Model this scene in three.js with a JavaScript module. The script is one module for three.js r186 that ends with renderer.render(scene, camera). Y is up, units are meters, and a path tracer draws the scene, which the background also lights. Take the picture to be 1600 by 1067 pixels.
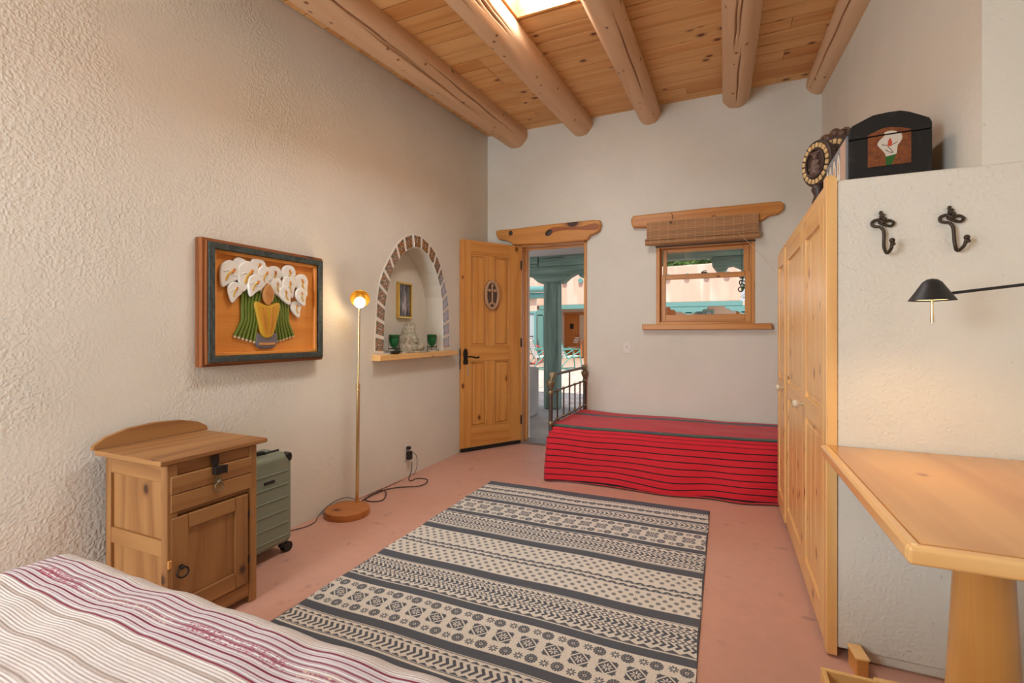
import * as THREE from 'three';
import { RoundedBoxGeometry } from 'three/addons/geometries/RoundedBoxGeometry.js';
import { mergeGeometries, mergeVertices } from 'three/addons/utils/BufferGeometryUtils.js';
import { MarchingCubes } from 'three/addons/objects/MarchingCubes.js';
import { RectAreaLightUniformsLib } from 'three/addons/lights/RectAreaLightUniformsLib.js';

// ---------------------------------------------------------------- camera, sky, sun, large lights, exposure
const scene = new THREE.Scene();
const F = 750, IW = 1600, IH = 1067;
const camera = new THREE.PerspectiveCamera(2 * Math.atan(IH / 2 / F) * 180 / Math.PI, IW / IH, 0.02, 200);
camera.position.set(0, 1.15, 0);
camera.rotation.y = Math.atan(332 / 750);
camera.setViewOffset(IW, IH, 0, 13.5, IW, IH);
scene.add(camera);
const renderer = new THREE.WebGLRenderer({ antialias: true });
renderer.toneMapping = THREE.LinearToneMapping;
renderer.toneMappingExposure = 1.4;
renderer.shadowMap.enabled = true;
RectAreaLightUniformsLib.init();
const SKY = 0.62, SUN = 2.9, SKYLIGHT = 18, BACKWIN = 17, FLOORLAMP = 0.09, DESKLAMP = 0.3;
{ // even summer sky, paler towards the horizon
  const w = 64, h = 32, d = new Float32Array(w * h * 4);
  for (let j = 0; j < h; j++) for (let i = 0; i < w; i++) {
    const e = Math.max(0, (j + 0.5) / h * 2 - 1), k = Math.pow(1 - e, 2.2), o = (j * w + i) * 4;
    d[o] = (0.62 + 0.38 * k) * SKY; d[o + 1] = (0.8 + 0.2 * k) * SKY; d[o + 2] = 1.08 * SKY; d[o + 3] = 1;
  }
  const t = new THREE.DataTexture(d, w, h, THREE.RGBAFormat, THREE.FloatType);
  t.mapping = THREE.EquirectangularReflectionMapping; t.magFilter = THREE.LinearFilter; t.needsUpdate = true;
  scene.background = t;
}
const sun = new THREE.DirectionalLight(0xfff0dc, SUN);
sun.position.set(1.5, 14, -1); sun.target.position.set(0, 0, -10); sun.castShadow = true;
Object.assign(sun.shadow.camera, { left: -20, right: 20, top: 20, bottom: -20, near: 1, far: 60 });
scene.add(sun, sun.target);
function areaLight(w, h, L, color, p, to) {
  const l = new THREE.RectAreaLight(color, L, w, h);
  l.position.set(...p); l.lookAt(...to); scene.add(l); return l;
}

// ---------------------------------------------------------------- helpers
const rng = (s) => () => { s |= 0; s = s + 0x6D2B79F5 | 0; let t = Math.imul(s ^ s >>> 15, 1 | s); t = t + Math.imul(t ^ t >>> 7, 61 | t) ^ t; return ((t ^ t >>> 14) >>> 0) / 4294967296; };
const RND = rng(7);
const NT = (() => { const r = rng(99), a = new Float32Array(65536); for (let i = 0; i < 65536; i++) a[i] = r(); return a; })();
const hsh = (x, y, s) => NT[(Math.imul(x, 73856093) ^ Math.imul(y, 19349663) ^ Math.imul(s, 83492791)) & 65535];
function pn(x, y, px, py, s) { // periodic value noise 0..1
  let xi = Math.floor(x), yi = Math.floor(y); let fx = x - xi, fy = y - yi;
  fx = fx * fx * (3 - 2 * fx); fy = fy * fy * (3 - 2 * fy);
  const x0 = ((xi % px) + px) % px, x1 = (x0 + 1) % px, y0 = ((yi % py) + py) % py, y1 = (y0 + 1) % py;
  const a = hsh(x0, y0, s), b = hsh(x1, y0, s), c = hsh(x0, y1, s), d = hsh(x1, y1, s);
  return a + (b - a) * fx + (c - a) * fy + (a - b - c + d) * fx * fy;
}
function fbm(u, v, fx, fy, oct, s) { let t = 0, a = 0.5, n = 0; for (let i = 0; i < oct; i++) { t += a * pn(u * fx, v * fy, fx, fy, s + i); n += a; a *= 0.5; fx *= 2; fy *= 2; } return t / n; }
const lerp = (a, b, t) => a + (b - a) * t, clamp = (x, a = 0, b = 1) => Math.min(b, Math.max(a, x)), sm = (a, b, x) => { const t = clamp((x - a) / (b - a)); return t * t * (3 - 2 * t); };
const mix3 = (a, b, t) => [lerp(a[0], b[0], t), lerp(a[1], b[1], t), lerp(a[2], b[2], t)];
function dataTex(w, h, fn, srgb = true) {
  const d = new Uint8Array(w * h * 4);
  for (let j = 0; j < h; j++) for (let i = 0; i < w; i++) {
    const c = fn((i + 0.5) / w, (j + 0.5) / h), o = (j * w + i) * 4;
    if (c.length) { d[o] = clamp(c[0], 0, 255); d[o + 1] = clamp(c[1], 0, 255); d[o + 2] = clamp(c[2], 0, 255); } else d[o] = d[o + 1] = d[o + 2] = clamp(c * 255, 0, 255);
    d[o + 3] = 255;
  }
  const t = new THREE.DataTexture(d, w, h, THREE.RGBAFormat);
  t.wrapS = t.wrapT = THREE.RepeatWrapping; t.magFilter = THREE.LinearFilter; t.minFilter = THREE.LinearMipmapLinearFilter; t.generateMipmaps = true;
  if (srgb) t.colorSpace = THREE.SRGBColorSpace; t.needsUpdate = true; return t;
}
function canvasTex(w, h, draw, srgb = true) {
  const c = document.createElement('canvas'); c.width = w; c.height = h; const g = c.getContext('2d'); draw(g, w, h);
  const t = new THREE.CanvasTexture(c); t.wrapS = t.wrapT = THREE.RepeatWrapping; t.magFilter = THREE.LinearFilter;
  if (srgb) t.colorSpace = THREE.SRGBColorSpace; return t;
}
// wood: grain along u. tile is TU metres long and TV across
const TU = 2.2, TV = 0.55;
function woodTex(seed, c0, c1, ck, o = {}) {
  const r = rng(seed), { rings = 9, contrast = 0.75, knots = 9, fibre = 0.35, wav = 0.12, w = 1024, h = 512, ks = 1, patch = 0.25 } = o;
  const K = []; for (let i = 0; i < knots; i++) K.push([r(), r(), (0.008 + 0.012 * r()) * ks]);
  return dataTex(w, h, (u, v) => {
    let warp = wav * (fbm(u, v, 3, 3, 3, seed) - 0.5), kd = 0, ring = 0;
    for (const k of K) {
      let du = Math.abs(u - k[0]); if (du > 0.5) du = 1 - du; let dv = v - k[1]; dv -= Math.round(dv);
      du *= TU; dv *= TV; const R = k[2]; if (du > R * 9 || Math.abs(dv) > R * 6) continue;
      const dd = Math.hypot(du * 0.75, dv);
      kd = Math.max(kd, 1 - sm(R * 0.7, R * 1.15, dd)); ring = Math.max(ring, (1 - sm(R, R * 2.2, dd)) * 0.5);
      warp += Math.sign(dv || 1) * 0.05 * ks * Math.exp(-(dd * dd) / (R * R * 6));
    }
    const q = (v + warp) * rings + fbm(u, v, 2, 4, 2, seed + 9) * 1.6;
    let t = q - Math.floor(q); t = t < 0.75 ? t / 0.75 : (1 - t) / 0.25; t = Math.pow(t, 1.7);
    const f = pn(u * 12, v * 190, 12, 190, seed + 3) * 0.6 + pn(u * 30, v * 400, 30, 400, seed + 4) * 0.4, p = fbm(u, v, 3, 5, 3, seed + 5) - 0.5;
    let k = clamp(t * contrast + (f - 0.5) * fibre + p * patch * 2);
    let c = mix3(c0, c1, k);
    c = mix3(c, ck, clamp(kd * 0.85 + ring * 0.6));
    return c;
  });
}
// ---------------------------------------------------------------- materials
const std = (o) => new THREE.MeshStandardMaterial(o);
const phys = (o) => new THREE.MeshPhysicalMaterial(o);
const C = (r, g, b) => new THREE.Color().setRGB(r, g, b);
const S = (r, g, b) => new THREE.Color().setRGB(r / 255, g / 255, b / 255, THREE.SRGBColorSpace);
function woodMat(tex, rough = 0.5, o = {}) { const m = phys({ map: tex, roughness: rough, ...o }); m.userData.tile = [TU, TV]; return m; }
const tint = (m, r, g, b) => { const n = m.clone(); n.color.setRGB(r, g, b); n.userData.tile = m.userData.tile; return n; };
const T = {
  ceiling: woodTex(11, [229, 178, 116], [198, 134, 72], [118, 66, 32], { rings: 4, contrast: 0.4, knots: 7, patch: 0.5 }),
  log: woodTex(12, [222, 184, 146], [204, 158, 116], [120, 78, 52], { rings: 4, contrast: 0.35, knots: 15, ks: 0.5, patch: 0.4 }),
  honey: woodTex(13, [212, 148, 76], [184, 115, 48], [116, 62, 26], { rings: 6, contrast: 0.55, knots: 4, patch: 0.4, fibre: 0.45 }),
  robe: woodTex(14, [236, 188, 122], [219, 157, 88], [130, 68, 30], { rings: 6, contrast: 0.55, knots: 13, ks: 0.7 }),
  old: woodTex(15, [186, 142, 92], [150, 104, 60], [84, 52, 28], { rings: 6, contrast: 0.6, knots: 4, patch: 0.55, fibre: 0.5 }),
  desk: woodTex(16, [212, 154, 82], [184, 120, 52], [160, 96, 40], { rings: 2, contrast: 0.25, knots: 3, ks: 0.6, fibre: 0.25, wav: 0.9, patch: 1.1 }),
  dark: woodTex(17, [150, 88, 44], [98, 52, 24], [50, 26, 14], { rings: 9, contrast: 0.8, knots: 2 }),
};
const M = {};
M.ceil = [[1, 1, 1], [0.93, 0.86, 0.78], [1.02, 0.98, 0.94], [0.84, 0.7, 0.56], [0.97, 0.93, 0.9]].map(([r, g, b]) => tint(woodMat(T.ceiling, 0.62), r, g, b));
M.log = woodMat(T.log, 0.7);
M.honey = woodMat(T.honey, 0.42); M.honeyLight = tint(M.honey, 1.05, 1.08, 1.15);
M.robe = woodMat(T.robe, 0.38, { clearcoat: 0.3, clearcoatRoughness: 0.3 });
M.old = tint(woodMat(T.old, 0.55), 0.76, 0.66, 0.53);
M.desk = woodMat(T.desk, 0.28, { clearcoat: 0.5, clearcoatRoughness: 0.22 });  M.deskEdge = woodMat(T.robe, 0.3, { clearcoat: 0.6, clearcoatRoughness: 0.2 });
M.dark = woodMat(T.dark, 0.45);
M.pale = woodMat(T.robe, 0.5); M.pale.color.setRGB(1, 1.04, 1.05);
{ // plaster: troweled stucco, rough in drifts and smooth in others
  const n = 1536;
  const bump = dataTex(n, n, (u, v) => {
    const rough = sm(0.34, 0.62, fbm(u, v, 5, 4, 4, 31)), wx = (fbm(u, v, 40, 30, 2, 41) - 0.5) * 0.006, wy = (fbm(u, v, 30, 40, 2, 43) - 0.5) * 0.006, U = u + wx, W = v + wy;
    const a = pn(U * 170, W * 140, 170, 140, 51), b = pn(U * 310, W * 290, 310, 290, 52), c = pn(u * 560, v * 560, 560, 560, 53);
    return clamp(0.1 + 0.34 * fbm(u, v, 7, 6, 3, 61) + (0.2 + 0.8 * rough) * (0.13 * a + 0.3 * sm(0.25, 0.9, b) + 0.2 * c));
  }, false);
  const col = dataTex(768, 768, (u, v) => {
    const k = (fbm(u, v, 5, 5, 5, 71) - 0.5) * 0.09, s = pn(u * 220, v * 220, 220, 220, 73) > 0.985 ? -0.16 : 0;
    return [224 * (1 + k + s), 218 * (1 + k + s), 204 * (1 + k * 1.2 + s)];
  });
  M.plaster = std({ map: col, bumpMap: bump, bumpScale: 0.0034, roughness: 0.93 }); M.plaster.userData.tile = [2.4, 2.4];
  M.plasterSmooth = std({ map: col, bumpMap: bump, bumpScale: 0.0016, roughness: 0.9 }); M.plasterSmooth.userData.tile = [2.4, 2.4];
  M.grout = std({ color: S(232, 224, 212), roughness: 0.9 });
  const fcol = dataTex(1024, 1024, (u, v) => {
    const k = (fbm(u, v, 5, 5, 5, 81) - 0.5), s = fbm(u, v, 40, 40, 3, 83), d = (s > 0.78 ? (s - 0.78) * 1.2 : 0) + (fbm(u, v, 90, 90, 2, 85) - 0.5) * 0.03;
    return [204 * (1 + k * 0.1 - d), 154 * (1 + k * 0.16 - d), 133 * (1 + k * 0.2 - d)];
  });
  const frough = dataTex(512, 512, (u, v) => 0.42 + 0.3 * (fbm(u, v, 8, 8, 4, 91) - 0.3), false);
  M.floor = std({ map: fcol, roughness: 1, roughnessMap: frough, bumpMap: frough, bumpScale: 0.002 }); M.floor.userData.tile = [3, 3];
  const concrete = dataTex(512, 512, (u, v) => { const k = 1 + (fbm(u, v, 6, 6, 5, 101) - 0.5) * 0.3; return [182 * k, 174 * k, 166 * k]; });
  M.concrete = std({ map: concrete, roughness: 0.9 }); M.concrete.userData.tile = [2, 2];
  const pinkT = dataTex(512, 512, (u, v) => { const k = 1 + (fbm(u, v, 8, 3, 4, 111) - 0.5) * 0.16, st = sm(0.6, 0.85, pn(u * 24, v * 2, 24, 2, 115)) * 0.1; return [236 * k, (200 + 190 * st) * k, (182 + 230 * st) * k]; });
  M.pink = std({ map: pinkT, roughness: 0.95 }); M.pink.userData.tile = [4, 4];
  const greenT = dataTex(512, 512, (u, v) => { const k = 1 + (fbm(u, v, 3, 20, 4, 121) - 0.5) * 0.5, w = sm(0.62, 0.8, fbm(u, v, 4, 26, 3, 125)); return mix3([124 * k, 150 * k, 137 * k], [172, 184, 174], w * 0.5); });
  M.greenWood = std({ map: greenT, roughness: 0.8 }); M.greenWood.userData.tile = [1.6, 0.8];
  M.teal = std({ color: S(112, 168, 168), roughness: 0.8 });
  const pav = dataTex(256, 256, (u, v) => { const k = 1 + (fbm(u, v, 8, 8, 4, 131) - 0.5) * 0.2; return [232 * k, 212 * k, 196 * k]; });
  M.paver = [[1, 1, 1], [0.94, 0.93, 0.92], [1.03, 1.0, 0.98]].map(([r, g, b]) => { const m = std({ map: pav, roughness: 0.95, color: C(r, g, b) }); m.userData.tile = [1, 1]; return m; });
}
M.black = std({ color: C(0.012, 0.012, 0.012), roughness: 0.5 });
M.blackGloss = std({ color: C(0.01, 0.01, 0.01), roughness: 0.25 });
M.iron = std({ color: C(0.035, 0.025, 0.02), roughness: 0.55, metalness: 0.6 });
M.hookIron = std({ color: C(0.07, 0.05, 0.035), roughness: 0.5, metalness: 0.7 });
M.bedIron = std({ color: C(0.10, 0.075, 0.065), roughness: 0.4, metalness: 0.6 });
M.bedBrass = std({ color: C(0.25, 0.19, 0.11), roughness: 0.4, metalness: 0.7 });
M.brass = std({ color: C(0.72, 0.55, 0.28), roughness: 0.22, metalness: 1 });
M.gold = std({ color: C(0.85, 0.6, 0.16), roughness: 0.28, metalness: 1 });
M.steel = std({ color: C(0.6, 0.6, 0.6), roughness: 0.3, metalness: 1 });
M.white = std({ color: C(0.78, 0.76, 0.72), roughness: 0.5 });
M.glass = phys({ color: 0xffffff, transmission: 1, thickness: 0, roughness: 0, ior: 1.5, specularIntensity: 0.6 });

// ---------------------------------------------------------------- geometry helpers
const used = {};
function numbered(name) { used[name] = (used[name] ?? -1) + 1; return used[name] ? name + '_' + String(used[name]).padStart(3, '0') : name; }
const box = (w, h, d, x = 0, y = 0, z = 0, b = 0) => { const g = b ? new RoundedBoxGeometry(w, h, d, 1, b) : new THREE.BoxGeometry(w, h, d); g.translate(x, y, z); return g; };
const boxAt = (x0, x1, y0, y1, z0, z1, b = 0) => box(x1 - x0, y1 - y0, z1 - z0, (x0 + x1) / 2, (y0 + y1) / 2, (z0 + z1) / 2, b);
const cyl = (r0, r1, h, x, y, z, n = 20) => new THREE.CylinderGeometry(r0, r1, h, n).translate(x, y, z);
const sph = (r, x, y, z, n = 14) => new THREE.SphereGeometry(r, n, Math.max(8, n * 0.7 | 0)).translate(x, y, z);
const tor = (R, r, x, y, z, rx = 0, ry = 0, n = 28) => new THREE.TorusGeometry(R, r, 8, n).rotateX(rx).rotateY(ry).translate(x, y, z);
const V = (a) => new THREE.Vector3(...a);
const tube = (pts, r, n = 40, k = 8, closed = false) => new THREE.TubeGeometry(new THREE.CatmullRomCurve3(pts.map(V), closed), n, r, k, closed);
function rod(a, b, r, r2 = r, n = 10) { const A = V(a), B = V(b), d = B.clone().sub(A), g = new THREE.CylinderGeometry(r2, r, d.length(), n); g.applyQuaternion(new THREE.Quaternion().setFromUnitVectors(new THREE.Vector3(0, 1, 0), d.normalize())); return g.translate((A.x + B.x) / 2, (A.y + B.y) / 2, (A.z + B.z) / 2); }
const lathe = (pts, n = 28) => new THREE.LatheGeometry(pts.map((p) => new THREE.Vector2(...p)), n);
function shape(pts, smooth = false) { const s = new THREE.Shape(); if (smooth) { const c = new THREE.CatmullRomCurve3(pts.map(([a, b]) => new THREE.Vector3(a, b, 0)), true), q = c.getPoints(pts.length * 5); q.pop(); s.setFromPoints(q.map((p) => new THREE.Vector2(p.x, p.y))); } else s.setFromPoints(pts.map((p) => new THREE.Vector2(...p))); return s; }
function extr(s, depth, bevel = 0, seg = 12) { return new THREE.ExtrudeGeometry(s, { depth: depth - 2 * bevel, bevelEnabled: bevel > 0, bevelThickness: bevel, bevelSize: bevel, bevelOffset: -bevel, bevelSegments: 2, curveSegments: seg }).translate(0, 0, bevel); }
const onLeft = (g, x) => g.rotateY(Math.PI / 2).translate(x, 0, 0); // shape (a, y) drawn with a = -z, facing +x
function tiled(g, [tu, tv], axis) { // box projection in metres, grain along the longest side
  if (g.index) g = g.toNonIndexed();
  g.computeBoundingBox(); const s = new THREE.Vector3(); g.boundingBox.getSize(s);
  const ax = axis ?? (s.x >= s.y && s.x >= s.z ? 0 : s.y >= s.z ? 1 : 2);
  const p = g.attributes.position, n = p.count, uv = new Float32Array(n * 2), square = tu === tv, ou = square ? 0 : RND() * 5, ov = square ? 0 : RND() * 5;
  const a = new THREE.Vector3(), b = new THREE.Vector3(), c = new THREE.Vector3();
  for (let i = 0; i < n; i += 3) {
    a.fromBufferAttribute(p, i); b.fromBufferAttribute(p, i + 1); c.fromBufferAttribute(p, i + 2);
    const nn = b.clone().sub(a).cross(c.clone().sub(a)), ab = [Math.abs(nn.x), Math.abs(nn.y), Math.abs(nn.z)];
    let d = ab[0] >= ab[1] && ab[0] >= ab[2] ? 0 : ab[1] >= ab[2] ? 1 : 2;
    let U, W;
    if (square) { U = d === 0 ? 2 : 0; W = d === 1 ? 2 : 1; } else if (d === ax) { U = (ax + 1) % 3; W = (ax + 2) % 3; } else { U = ax; W = 3 - ax - d; }
    for (let k = 0; k < 3; k++) { uv[(i + k) * 2] = p.getComponent(i + k, U) / tu + ou; uv[(i + k) * 2 + 1] = p.getComponent(i + k, W) / tv + ov; }
  }
  g.setAttribute('uv', new THREE.BufferAttribute(uv, 2)); return g;
}
function prep(g, m) { if (m.userData.tile && !g.userData.keepUV) return tiled(g, m.userData.tile, g.userData.axis); return g.index ? g.toNonIndexed() : g; }
function mesh(name, geos, m, parent = scene) {
  const list = (Array.isArray(geos) ? geos : [geos]).map((g) => { g = prep(g, m); for (const k of Object.keys(g.attributes)) if (!['position', 'normal', 'uv'].includes(k)) g.deleteAttribute(k); if (!g.attributes.uv) g.setAttribute('uv', new THREE.BufferAttribute(new Float32Array(g.attributes.position.count * 2), 2)); return g; });
  const o = new THREE.Mesh(list.length > 1 ? mergeGeometries(list) : list[0], m);
  o.name = parent === scene ? numbered(name) : name; o.castShadow = o.receiveShadow = true; parent.add(o);
  if (parent !== scene) { const k = parent.children.filter((c) => c !== o && c.name.replace(/_\d{3}$/, '') === name).length; if (k) o.name = name + '_' + String(k).padStart(3, '0'); }
  return o;
}
function tag(o, label, category, group) { o.userData.label = label; o.userData.category = category; if (group) o.userData.group = group; return o; }
function thing(name, label, category, p = [0, 0, 0], turn = 0, group) { const o = new THREE.Group(); o.name = numbered(name); o.position.set(...p); o.rotation.y = turn; scene.add(o); return tag(o, label, category, group); }
function part(name, parent) { const o = new THREE.Group(); const k = parent.children.filter((c) => c.name.replace(/_\d{3}$/, '') === name).length; o.name = k ? name + '_' + String(k).padStart(3, '0') : name; parent.add(o); return o; }
function structure(name, label) { const o = new THREE.Group(); o.name = name; used[name] = 0; scene.add(o); o.userData.kind = 'structure'; if (label) o.userData.label = label; return o; }
function smesh(name, geos, m, label) { const o = mesh(name, geos, m); o.userData.kind = 'structure'; if (label) o.userData.label = label; return o; }
function sdf(fn, lo, hi, n) { // mesh of the zero set of fn
  const mc = new MarchingCubes(n, new THREE.MeshBasicMaterial(), false, false, 400000); mc.isolation = 0;
  const c = [0, 1, 2].map((i) => (lo[i] + hi[i]) / 2), h = Math.max(...[0, 1, 2].map((i) => hi[i] - lo[i])) / 2 * 1.06;
  for (let k = 0; k < n; k++) for (let j = 0; j < n; j++) for (let i = 0; i < n; i++) mc.field[k * n * n + j * n + i] = -fn(c[0] + ((i - n / 2) / (n / 2)) * h, c[1] + ((j - n / 2) / (n / 2)) * h, c[2] + ((k - n / 2) / (n / 2)) * h);
  mc.update(); const cnt = mc.count, g = new THREE.BufferGeometry(), p = new Float32Array(cnt * 3), q = new Float32Array(cnt * 3);
  for (let i = 0; i < cnt; i++) for (let a = 0; a < 3; a++) { p[i * 3 + a] = c[a] + mc.positionArray[i * 3 + a] * h; q[i * 3 + a] = mc.normalArray[i * 3 + a]; }
  g.setAttribute('position', new THREE.BufferAttribute(p, 3)); g.setAttribute('normal', new THREE.BufferAttribute(q, 3)); return g;
}
const cap = (p, a, b, ra, rb) => { const d = [b[0] - a[0], b[1] - a[1], b[2] - a[2]], q = [p[0] - a[0], p[1] - a[1], p[2] - a[2]], t = clamp((q[0] * d[0] + q[1] * d[1] + q[2] * d[2]) / (d[0] * d[0] + d[1] * d[1] + d[2] * d[2] || 1)); return Math.hypot(q[0] - d[0] * t, q[1] - d[1] * t, q[2] - d[2] * t) - lerp(ra, rb, t); };
const smin = (a, b, k) => { const h = clamp(0.5 + 0.5 * (b - a) / k); return lerp(b, a, h) - k * h * (1 - h); };
function grid(nu, nv, f, uvf) { // surface over (u, v) in 0..1
  const p = [], uv = [], ix = [];
  for (let j = 0; j <= nv; j++) for (let i = 0; i <= nu; i++) { const a = f(i / nu, j / nv); p.push(...a); uv.push(...(uvf ? uvf(i / nu, j / nv) : [i / nu, j / nv])); }
  for (let j = 0; j < nv; j++) for (let i = 0; i < nu; i++) { const a = j * (nu + 1) + i, b = a + 1, c = a + nu + 1, d = c + 1; ix.push(a, b, d, a, d, c); }
  const g = new THREE.BufferGeometry(); g.setAttribute('position', new THREE.Float32BufferAttribute(p, 3)); g.setAttribute('uv', new THREE.Float32BufferAttribute(uv, 2)); g.setIndex(ix); g.computeVertexNormals(); g.userData.keepUV = true; return g;
}
const keep = (g, axis) => { g.userData.axis = axis; return g; };

// ================================================================ THE ROOM
const ZF = -4.617, XL = -2.33, ZB = 1.55, XR = 0.88;
const nicheIn = [[2.89, 0.995], [2.904, 1.323], [2.927, 1.435], [2.965, 1.547], [3.003, 1.642], [3.079, 1.723], [3.147, 1.792], [3.251, 1.844], [3.364, 1.857], [3.473, 1.818], [3.552, 1.753], [3.613, 1.671], [3.67, 1.568], [3.702, 1.467], [3.714, 1.121], [3.718, 0.995]];
{ // left wall with its arched niche
  const s = shape([[-ZB, 0], [-ZF + 0.3, 0], [-ZF + 0.3, 3.5], [-ZB, 3.5]]); s.holes.push(shape(nicheIn));
  mesh('wall_left', [onLeft(extr(s, 0.18), XL - 0.18), boxAt(XL - 0.34, XL - 0.18, 0, 3.5, ZF - 0.3, ZB)], M.plaster).userData.kind = 'structure';
}
{ // far wall with the door and window openings
  const s = shape([[-2.7, -0.05], [-1.962, -0.05], [-1.962, 2.07], [-1.236, 2.07], [-1.236, -0.05], [1.3, -0.05], [1.3, 3.55], [-2.7, 3.55]]);
  s.holes.push(shape([[-0.58, 1.2], [0.24, 1.2], [0.24, 1.96], [-0.58, 1.96]]));
  smesh('wall_far', extr(s, 0.3).translate(0, 0, ZF - 0.3), M.plasterSmooth);
}
{ // right wall steps back where the partition meets it
  const s = shape([[0.725, -ZF + 0.2], [0.76, 2.03], [XR, 2.03], [XR, -ZB], [1.25, -ZB], [1.25, -ZF + 0.2]]);
  smesh('wall_right', extr(s, 3.5).rotateX(-Math.PI / 2), M.plasterSmooth);
  smesh('wall_partition', [box(0.53, 1.66, 0.13, 0.625, 0.862, -2.087, 0.012), boxAt(0.425, 0.88, 0.0, 0.1, -2.15, -2.03, 0.01)], M.plaster, 'low plastered partition at the end of the wardrobe');
}
{ // wall behind the camera with a daylight window
  const s = shape([[-2.7, -0.05], [1.3, -0.05], [1.3, 3.5], [-2.7, 3.5]]); s.holes.push(shape([[-2.25, 0.75], [-1.28, 0.75], [-1.28, 2.25], [-2.25, 2.25]]));
  smesh('wall_back', extr(s, 0.3).translate(0, 0, ZB), M.plasterSmooth);
  const w = structure('window_2');
  for (const [a, b, c, e] of [[-2.25, -2.2, 0.75, 2.25], [-1.33, -1.28, 0.75, 2.25], [-2.2, -1.33, 0.75, 0.8], [-2.2, -1.33, 2.2, 2.25], [-2.2, -1.33, 1.48, 1.52]]) mesh('frame_board', boxAt(a, b, c, e, ZB + 0.1, ZB + 0.18), M.honey, w);
  mesh('curtain_pane', boxAt(-2.2, -1.33, 0.8, 2.2, ZB + 0.19, ZB + 0.2), std({ color: 0xffffff, emissive: S(236, 242, 255), emissiveIntensity: 1.4 }), w);
  areaLight(0.86, 1.38, BACKWIN, 0xe2f0fb, [-1.765, 1.5, ZB + 0.06], [-1.6, 1.3, -3]);
}
smesh('floor', boxAt(-2.7, 1.3, -0.12, 0, ZF, ZB + 0.3), M.floor);

// ---- ceiling of boards on round log beams, sloping up to the far wall
const SLOPE = Math.atan(0.0783);
{
  const c = structure('ceiling'); c.position.set(0, 3.255, ZF); c.rotation.x = SLOPE;
  const hx0 = -1.177, hx1 = -0.735, hz0 = 1.886, hz1 = 3.0;
  mesh('roof_deck', [boxAt(-2.6, hx0, 0.03, 0.09, -0.3, 6.5), boxAt(hx1, 1.2, 0.03, 0.09, -0.3, 6.5), boxAt(hx0, hx1, 0.03, 0.09, -0.3, hz0), boxAt(hx0, hx1, 0.03, 0.09, hz1, 6.5)], M.old, c);
  const r = rng(5), seams = [-1.64, -0.3, 0.4]; let z = -0.02;
  while (z < 6.25) {
    const wd = 0.13 + r() * 0.045, z1 = z + wd - 0.011;
    const cuts = [-2.32, seams[r() * 3 | 0] + 0.0, 1.0];
    let spans = [[cuts[0], cuts[1]], [cuts[1] + 0.003, cuts[2]]];
    if (z1 > hz0 - 0.02 && z < hz1) spans = [[-2.32, hx0], [hx1, 1.0]];
    for (const [a, b] of spans) {
      let za = z, zb = z1;
      const pick = r(); mesh('plank', boxAt(a, b, r() * 0.004, 0.03, za, zb), M.ceil[pick < 0.42 ? 0 : pick < 0.6 ? 1 : pick < 0.75 ? 2 : pick < 0.86 ? 3 : 4], c);
    }
    if (z < hz0 - 0.02 && z1 > hz0 - 0.02) { /* trimmed by the curb */ }
    z += wd;
  }
  // skylight: wooden curb and a stained plastic glazing
  const w = structure('window_3', 'square skylight between the second and third log'); w.position.copy(c.position); w.rotation.x = SLOPE;
  for (const [a, b, p, q] of [[hx0 - 0.015, hx0 + 0.006, hz0 - 0.006, hz1 + 0.006], [hx1 - 0.006, hx1 + 0.015, hz0 - 0.006, hz1 + 0.006], [hx0 + 0.006, hx1 - 0.006, hz0 - 0.015, hz0 + 0.006], [hx0 + 0.006, hx1 - 0.006, hz1 - 0.006, hz1 + 0.015]]) mesh('curb_board', boxAt(a, b, -0.004, 0.16, p, q), M.honeyLight, w);
  const st = canvasTex(256, 512, (g, W, H) => {
    g.fillStyle = '#fff'; g.fillRect(0, 0, W, H); const r2 = rng(3);
    for (let i = 0; i < 110; i++) { g.strokeStyle = `rgba(${120 + r2() * 60},${95 + r2() * 50},${60 + r2() * 40},${0.2 + r2() * 0.5})`; g.lineWidth = 0.6 + r2() * 2.4; g.beginPath(); let x = r2() * W, y = r2() * H; g.moveTo(x, y); g.bezierCurveTo(x + (r2() - .5) * 60, y + r2() * 40, x + (r2() - .5) * 60, y + r2() * 60, x + (r2() - .5) * 40, y + 20 + r2() * 60); g.stroke(); }
  });
  mesh('glazing', boxAt(hx0, hx1, 0.13, 0.14, hz0, hz1), std({ color: 0xffffff, emissive: 0xffffff, emissiveMap: st, map: st, emissiveIntensity: 1.5, roughness: 0.4 }), w);
  w.updateMatrixWorld(true);
  const p = w.localToWorld(V([(hx0 + hx1) / 2, 0.12, (hz0 + hz1) / 2])), q = w.localToWorld(V([(hx0 + hx1) / 2, -1, (hz0 + hz1) / 2]));
  const l = areaLight(hx1 - hx0 - 0.02, hz1 - hz0 - 0.02, SKYLIGHT, 0xe8f4fb, p.toArray(), q.toArray());
}
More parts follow.
